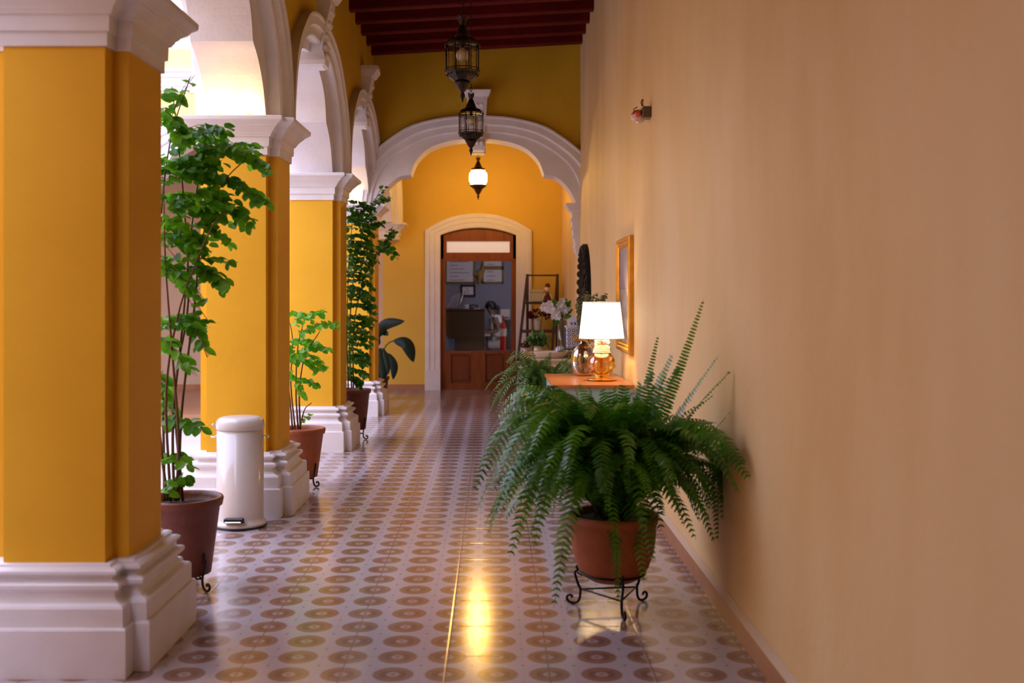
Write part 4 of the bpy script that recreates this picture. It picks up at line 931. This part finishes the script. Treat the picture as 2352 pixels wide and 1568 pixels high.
MB().lathe([(.02, .004), (.06, .002), (.082, .02), (.102, .07), (.108, .12), (.102, .17), (.082, .215), (.050, .25), (.032, .27), (.030, .31), (.036, .318)], (bx, by, ZT), 40, cap=False).build('glass_body', M['smoke'], t)
m = MB(); s_ = MB()
for k in range(46):
    a = rr.uniform(0, 2 * PI); d = rr.uniform(.01, .09); p = V((bx + d * math.cos(a), by + d * math.sin(a), ZT + rr.uniform(.17, .33)))
    if k % 3 == 0: s_.tube([(bx + rr.uniform(-.02, .02), by, ZT + .02), p], .002, 3)
    for j in range(4): m.leaf(p, V((math.cos(a + j * 1.6), math.sin(a + j * 1.6), rr.uniform(-.5, .9))), V((0, -1, .3)), .026, .018, .2)
m.build('dried_flowers', M['straw'], t); s_.build('flower_stems', M['stem'], t)
lv, st = MB(), MB()
for k in range(15):
    tx, ty = [(1328, 685), (1340, 672), (1352, 668), (1362, 675), (1375, 672), (1390, 670), (1392, 680), (1330, 700), (1345, 690), (1380, 685), (1326, 715), (1350, 700), (1368, 690), (1335, 730), (1385, 690)][k]
    tip = at(tx, ty, 8.86 + rr.uniform(-.1, .1)); b0 = V((bx, by, ZT + .28))
    twig(lv, st, [tuple(b0), tuple(b0.lerp(tip, .5) + V((0, 0, .05))), tuple(tip)], 24, .038, rr, .002, .45)
lv.build('eucalyptus_sprigs', M['olive'], t, fixn=False); st.build('sprig_stems', M['stem'], t)

# ------------------------------------------------------------------ far console and what stands on it
t = thing('console_table', 'cream console table far down the right wall under the black carved disc', 'table', (.7, 12.0, 0))
MB().bbox(.34, 1.02, 11.15, 12.75, .775, .80, .006).build('table_top', M['tablecream'], t)
MB().box(.37, .39, 11.2, 12.7, .64, .775).box(.39, 1.0, 11.2, 11.22, .64, .775).build('apron', M['tablecream'], t)
for x in (.385, .985):
    for y in (11.22, 12.68): MB().rings([[(x - a, y - a, z), (x + a, y - a, z), (x + a, y + a, z), (x - a, y + a, z)] for a, z in ((.02, 0), (.03, .775))], False).build('leg', M['tablecream'], t)
o = MB(); rs = []
for a, z in ((.20, .801), (.25, .815), (.30, .86), (.31, .868), (.29, .868), (.23, .825), (.01, .815)): rs.append([(.58 + .60 * a * 1.1 * math.cos(q), 11.38 + a * .55 * math.sin(q), z) for q in [2 * PI * i / 32 for i in range(32)]])
tag(o.rings(rs, True, False).build('serving_dish', M['ceramic']), 'shallow oval cream ceramic dish at the near end of the far console', 'dish')
tag(MB().bbox(.35, .60, 11.7, 12.7, .80, .812, .004).build('table_runner', M['straw']), 'ochre straw runner on the left side of the far console', 'table runner')
# striped ball
t = MB(); cpt = V((.705, 11.55, .801 + .062)); t.ball(cpt, .058, 20)
b1 = t.build('decorative_ball', M['whiteglaze'])
tag(b1, 'grey and white striped ball on the far console beside the dish', 'ornament')
m = MB()
for k in range(6):
    a = PI * k / 6
    m.tube([cpt + V((math.cos(a) * .0585 * math.cos(q), math.sin(a) * .0585 * math.cos(q), .0585 * math.sin(q))) for q in [2 * PI * i / 28 for i in range(29)]], .004, 4)
st_ = m.build('stripes', M['ink']); st_.parent = b1; st_['_w'] = (0, 0, 0)
# glass vase with white flowers
vx, vy = .775, 12.35
t = thing('flower_vase', 'clear glass cylinder vase of white flowers on the far console', 'vase', (vx, vy, .8005))
MB().lathe([(.002, .006), (.05, .004), (.052, .01), (.052, .37), (.047, .37), (.047, .02), (.002, .016)], (vx, vy, .8005), 28, cap=False).build('glass_body', M['glass'], t)
fl, stt, gl = MB(), MB(), MB()
for (x, y) in ((1252, 702), (1262, 698), (1270, 712), (1258, 712), (1275, 722), (1266, 708), (1285, 700), (1290, 692), (1296, 708), (1302, 702), (1280, 728), (1272, 726), (1292, 716), (1288, 708), (1300, 712), (1247, 706), (1278, 716)):
    p = at(x, y, 12.3 + rr.uniform(-.12, .12)); stt.tube(curve([(vx, vy, .83), (vx, vy, 1.17), tuple(p)], 8), .003, 4)
    for j in range(9):
        a = 2 * PI * j / 6 + rr.uniform(-.2, .2); fl.leaf(p, V((math.cos(a), -.5 + rr.uniform(-.3, .3), math.sin(a))), V((0, -1, 0)), .052, .036, .25)
for (x, y) in ((1273, 690), (1300, 690), (1308, 695), (1305, 718), (1280, 740), (1268, 695), (1300, 728)):
    p = at(x, y, 12.3); gl.leaf(V((vx, vy, 1.2)).lerp(p, .55), p - V((vx, vy, 1.2)), V((0, -1, .2)), .12, .05, .15)
fl.build('white_flowers', M['flowerw'], t, fixn=False); gl.build('vase_leaves', M['leafC'], t, fixn=False); stt.build('flower_stems', M['stemg'], t)
# pierced ceramic tower (white and cobalt)
qx, qy, w = .885, 12.15, .078
t = thing('pierced_tower_ornament', 'white and blue pierced ceramic tower with pointed roof on the far console', 'ornament', (qx, qy, .8005))
MB().bbox(qx - w, qx + w, qy - w, qy + w, .8005, 1.10, .004).box(qx - w - .012, qx + w + .012, qy - w - .012, qy + w + .012, 1.10, 1.115).box(qx - .05, qx + .05, qy - .05, qy + .05, 1.115, 1.165).build('tower_body', M['whiteglaze'], t)
MB().rings([[(qx - a, qy - a, z), (qx + a, qy - a, z), (qx + a, qy + a, z), (qx - a, qy + a, z)] for a, z in ((.062, 1.165), (.058, 1.172), (.004, 1.225))], False).build('roof', M['whiteglaze'], t)
m = MB()
for iz in range(6):
    for ixx in range(3):
        zz, xx = .83 + iz * .047, (ixx - 1) * .05
        for f, g in ((lambda u, v_: (qx + u, qy - w - .001, v_), 0), (lambda u, v_: (qx - w - .001, qy + u, v_), 1)):
            P = [f(xx + .016 * math.cos(a), zz + .016 * math.sin(a)) for a in [2 * PI * i / 10 for i in range(11)]]
            m.tube(P, .0042, 4); m.ball(f(xx + .0249, zz + .0235), .005, 6)
for ixx in range(2): m.ball((qx - .02 + .04 * ixx, qy - .052, 1.14), .012, 8)
m.build('pierced_pattern', M['blueglaze'], t)
# small fern on far console, striped houseplant, dark red pompom flowers
t = thing('potted_fern', 'small light green fern on the far console beside the ladder shelf', 'potted plant', (.50, 12.3, .8125))
clay_pot(t, (.50, 12.3), .8125, .07, .055, .04, M['ceramic'], .015)
fern(t, (.50, 12.3), .87, [], 44, .17, rr, M['fern2'], 12.3, w=.035, zlo=-.04, zhi=.10)
t = thing('striped_houseplant', 'grey-green striped houseplant at the near right of the far console', 'potted plant', (.80, 11.42, .8005))
clay_pot(t, (.80, 11.42), .8005, .08, .065, .05, M['ceramic'], .015)
m = MB()
for k in range(34):
    a = 2 * PI * k / 34 + rr.uniform(-.1, .1); L = rr.uniform(.10, .22); m.leaf(V((.80, 11.42, .86)), V((math.cos(a), math.sin(a) * .8, rr.uniform(-.5, 1.3))), V((0, -.3, 1)), L, .04, .15, .5)
m.build('foliage', M['olive'], t, fixn=False)
t = thing('dark_red_flower_bunch', 'bunch of dark red pompom flowers at the far left of the far console', 'flowers', (.385, 12.6, .8125))
m = MB()
for (dx, dz) in ((-.02, .05), (.03, .035), (-.05, .02), (.06, .06), (0, .0)):
    c_ = V((.385 + dx, 12.55, .855 + dz))
    for j in range(26):
        d = V((rr.gauss(0, 1), rr.gauss(0, 1), rr.gauss(0, 1))).normalized(); m.leaf(c_ + d * .008, d, d.orthogonal(), .032, .018, .1)
m.build('petals', M['flowerr'], t, fixn=False)
MB().lathe([(.035, 0), (.045, .03), (.04, .035)], (.385, 12.58, .8125), 16).build('cup', M['ceramic'], t)

# ------------------------------------------------------------------ carved black disc on the right wall
t = thing('carved_disc', 'large round black carved wooden disc hanging on the right wall', 'wall ornament', (XW, 12.30, 1.45))
cY, cZ = 12.30, 1.45
def ringx(r0, r1, x0, x1, n=64):
    m = MB(); P = []
    for i in range(n):
        a = 2 * PI * i / n; P.append((math.cos(a), math.sin(a)))
    vs = [(x, cY + r_ * c_, cZ + r_ * s_) for (r_, x) in ((r0, x0), (r1, x0), (r1, x1), (r0, x1)) for c_, s_ in P]
    fs = [(k * n + i, k * n + (i + 1) % n, ((k + 1) % 4) * n + (i + 1) % n, ((k + 1) % 4) * n + i) for k in range(4) for i in range(n)]
    return m.add(vs, fs)
ringx(.50, .585, XW - .045, XW).build('rim', M['blackw'], t)
ringx(.001, .16, XW - .05, XW).build('hub', M['blackw'], t)
ringx(.32, .36, XW - .035, XW).build('inner_ring', M['blackw'], t)
for k in range(24):
    a = 2 * PI * k / 24; u = V((0, math.cos(a), math.sin(a))); s_ = V((0, -math.sin(a), math.cos(a))); b = V((XW - .03, cY, cZ))
    m = MB().prism([b + u * .14 - s_ * .018, b + u * .33 - s_ * .035, b + u * .52 - s_ * .02, b + u * .52 + s_ * .02, b + u * .33 + s_ * .035, b + u * .14 + s_ * .018], (-.028 if k % 2 else -.012, 0, 0), (.03, 0, 0)).build('spoke', M['blackw'], t)
for k in range(32):
    a = 2 * PI * (k + .5) / 32; c_ = V((XW - .04, cY + .535 * math.cos(a), cZ + .535 * math.sin(a)))
    MB().ball(c_, .042, 8, (.9, 1, 1)).build('carved_knob', M['blackw'], t)
# framed painting
t = thing('framed_painting', 'gold-framed painting on the right wall behind the table lamp', 'painting', (XW, 8.6, 1.01))
fy0, fy1, fz0, fz1, fw = 8.16, 9.0, 1.01, 1.905, .075
m = MB()
def frame_ring(rows):
    for k in range(len(rows) - 1):
        (i0, d0), (i1, d1) = rows[k], rows[k + 1]
        A = [(XW - d0, fy0 + i0, fz0 + i0), (XW - d0, fy1 - i0, fz0 + i0), (XW - d0, fy1 - i0, fz1 - i0), (XW - d0, fy0 + i0, fz1 - i0)]
        B = [(XW - d1, fy0 + i1, fz0 + i1), (XW - d1, fy1 - i1, fz0 + i1), (XW - d1, fy1 - i1, fz1 - i1), (XW - d1, fy0 + i1, fz1 - i1)]
        m.add(A + B, [(i, (i + 1) % 4, (i + 1) % 4 + 4, i + 4) for i in range(4)])
frame_ring([(0, 0), (0, .030), (.010, .040), (.030, .040), (.038, .030), (.055, .030), (.062, .022), (.075, .020), (.075, .008)])
m.build('frame', M['gold'], t)
MB().box(XW - .014, XW - .001, fy0 + .06, fy1 - .06, fz0 + .06, fz1 - .06).build('canvas', M['canvas'], t)
MB().box(XW - .0145, XW - .0139, fy0 + .075, fy1 - .075, 1.50, 1.83).build('painted_sky', M['ink'], t)
# emergency strobe
sx = at(1494, 258, 7.29)
t = thing('wall_strobe', 'small clear and red alarm lamp mounted high on the right wall', 'alarm lamp', (XW, 7.29, 2.67))
MB().bbox(XW - .058, XW, 7.24, 7.36, 2.638, 2.712, .004).build('housing', M['greybox'], t)
MB().ball((XW - .075, 7.32, 2.655), .055, 16, (1., .9, .85)).build('lens', M['strobe'], t)
MB().ball((XW - .085, 7.285, 2.668), .030, 12, (1., .8, .9)).build('red_lens', M['redlens'], t)
MB().tube(curve([(XW - .062, 7.25, 2.712), (XW - .068, 7.25, 2.74), (XW - .055, 7.25, 2.76), (XW - .058, 7.25, 2.735), (XW - .055, 7.25, 2.712)], 14), .0035, 5).tube(curve([(XW - .09, 7.27, 2.71), (XW - .115, 7.27, 2.695), (XW - .112, 7.27, 2.68), (XW - .122, 7.27, 2.66)], 10), .003, 5).build('cable', M['wire'], t)

# ------------------------------------------------------------------ ladder shelf by the back wall
Yf, Yk = 15.95, 16.6
t = thing('ladder_shelf', 'dark wooden ladder shelf standing at the back wall right of the door', 'shelf', (.72, 16.2, 0))
zt = 1.775
def leg(x0, y0, x1, y1, w=.017): return MB().rings([[(x - w, y - w, z), (x + w, y - w, z), (x + w, y + w, z), (x - w, y + w, z)] for x, y, z in ((x0, y0, 0), (x1, y1, zt))], False)
leg(.29, 15.75, .505, 16.28, .02).build('leg', M['darkwood'], t); leg(.515, 16.62, .505, 16.32, .02).build('leg', M['darkwood'], t)
leg(.80, 15.75, .955, 16.28, .02).build('leg', M['darkwood'], t); leg(.965, 16.62, .955, 16.32, .02).build('leg', M['darkwood'], t)
MB().tube([(.505, 16.3, zt - .02), (.955, 16.3, zt - .02)], .012, 8).build('top_rail', M['darkwood'], t)
for z, y0 in ((1.36, 16.08), (.94, 15.98), (.50, 15.86)):
    f = z / zt; xl = .29 + (.505 - .29) * f; xr = .80 + (.955 - .80) * f
    MB().box(xl, .955, y0, 16.5, z - .035, z).build('shelf_board', M['darkwood'], t)
t = thing('display_box', 'pale box with a lid on the top shelf of the ladder shelf', 'box', (.63, 16.2, 1.36))
MB().bbox(.55, .74, 16.12, 16.38, 1.3605, 1.50, .006).build('box_body', M['aqua'], t); MB().bbox(.54, .75, 16.11, 16.39, 1.50, 1.54, .006).build('lid', M['aqua'], t)
t = thing('folk_doll', 'small red and cream cloth doll hanging beside the box on the ladder shelf', 'doll', (.80, 16.15, 1.3605))
m = MB(); m.rings([[(.80 + r_ * math.cos(a), 16.15 + r_ * math.sin(a), z) for a in [2 * PI * i / 14 for i in range(14)]] for r_, z in ((.075, 1.3605), (.06, 1.42), (.035, 1.48), (.04, 1.50))]); m.build('dress', M['flowerr'], t)
MB().ball((.79, 16.15, 1.545), .042, 12).build('head', M['sticker'], t)
MB().ball((.80, 16.155, 1.60), .045, 12, (.9, .9, .8)).build('hat', M['flowerr'], t)
MB().tube([(.77, 16.13, 1.48), (.73, 16.10, 1.43), (.74, 16.09, 1.40)], [.016, .013, .01], 6).tube([(.83, 16.13, 1.48), (.86, 16.10, 1.43), (.85, 16.09, 1.40)], [.016, .013, .01], 6).build('arms', M['sticker'], t)
t = thing('potted_dark_flowers', 'dark red flowers in a white bucket on the middle ladder shelf', 'potted plant', (.65, 16.1, .94))
MB().lathe([(.045, 0), (.048, .005), (.066, .165), (.070, .17), (.070, .18), (.06, .178), (.055, .15)], (.65, 16.1, .9405), 24).build('bucket', M['enamel'], t)
m = MB()
for k in range(170):
    d = V((rr.gauss(0, 1), rr.gauss(0, 1), rr.gauss(0, .5))).normalized(); p = V((.68, 16.1, 1.17)) + V((d.x * .15, d.y * .09, d.z * .055)); m.leaf(p, V((d.x, d.y, d.z + .3)), d.orthogonal(), .05, .035, .15)
m.build('petals', M['flowerr'], t, fixn=False)

# ------------------------------------------------------------------ up-lights on the capitals
def point(name, loc, e, col, rad=.03):
    l = bpy.data.lights.new(name, 'POINT'); l.energy = e; l.color = col; l.shadow_soft_size = rad
    o = bpy.data.objects.new(name, l); C.objects.link(o); o.location = loc; return o
def area(name, loc, rot, e, col, sx, sy):
    l = bpy.data.lights.new(name, 'AREA'); l.energy = e; l.color = col; l.shape = 'RECTANGLE'; l.size = sx; l.size_y = sy
    o = bpy.data.objects.new(name, l); C.objects.link(o); o.location = loc; o.rotation_euler = rot; return o
WARM = (1., .62, .26)
for k, lab in ((2, 'small round up-light on top of the second capital'), (4, 'small round up-light on top of the fourth capital')):
    y, z = YP[k] - .345, SPR[k]
    t = thing('up_light', lab, 'up-light', (XP, y, z), 'up-lights on the capitals')
    for dx in (-.10, .10):
        MB().lathe([(.022, 0), (.026, .004), (.026, .012), (.02, .014)], (XP + dx, y, z + .001), 16).build('fitting', M['bronze'], t)
    for dx in (-.10, .10): point('up_light_lamp', (XP + dx, y - .01, z + .05), 3.2, WARM, .02)
# lamps
point('table_lamp_light', (lx, ly, ZT + .46), 25, (1., .66, .30), .04)
point('lantern_light', (-.217, 15.2, 3.09), 88, (1., .58, .08), .05)
area('reception_fill', (-.1, 18.9, 2.95), (0, 0, 0), 7, (1., .90, .84), .9, .5)  # fill added to light the room, its source is unseen
tag(MB().box(-.55, .35, 18.65, 19.15, 2.96, 3.0).build('added_ceiling_light', M['paper']), 'assumed flat white ceiling light, unseen, added inside the reception room', 'light')  # assumed fitting added to go with the fill

# ------------------------------------------------------------------ world, camera, colour management
w = bpy.data.worlds.new('sky'); SC.world = w; w.use_nodes = True
nt = w.node_tree; bg = nt.nodes['Background']
bg.inputs[0].default_value = (.665, .70, 1.0, 1); bg.inputs[1].default_value = 8.0
cam = bpy.data.cameras.new('camera'); co = bpy.data.objects.new('camera', cam); C.objects.link(co); SC.camera = co
co.location = (0, 0, EYE); co.rotation_euler = (PI / 2, 0, 0)
cam.sensor_width = 36; cam.lens = F / 2352 * 36
cam.shift_x = (1176 - U0) / 2352; cam.shift_y = -(784 - V0) / 2352
cam.dof.use_dof = True; cam.dof.focus_distance = 7.6; cam.dof.aperture_fstop = 2.2
vs_ = SC.view_settings; vs_.view_transform = 'Standard'; vs_.look = 'None'; vs_.gamma = 1; vs_.use_curve_mapping = False; vs_.exposure = -.35
SC.cycles.max_bounces = 8; SC.cycles.diffuse_bounces = 5; SC.cycles.glossy_bounces = 3; SC.cycles.use_adaptive_sampling = True; SC.cycles.adaptive_threshold = .03; SC.cycles.transparent_max_bounces = 16
SC.cycles.sample_clamp_indirect = 6; SC.cycles.use_denoising = True; SC.cycles.caustics_reflective = False; SC.cycles.caustics_refractive = False
for o in bpy.data.objects:
    if '_w' in o: del o['_w']
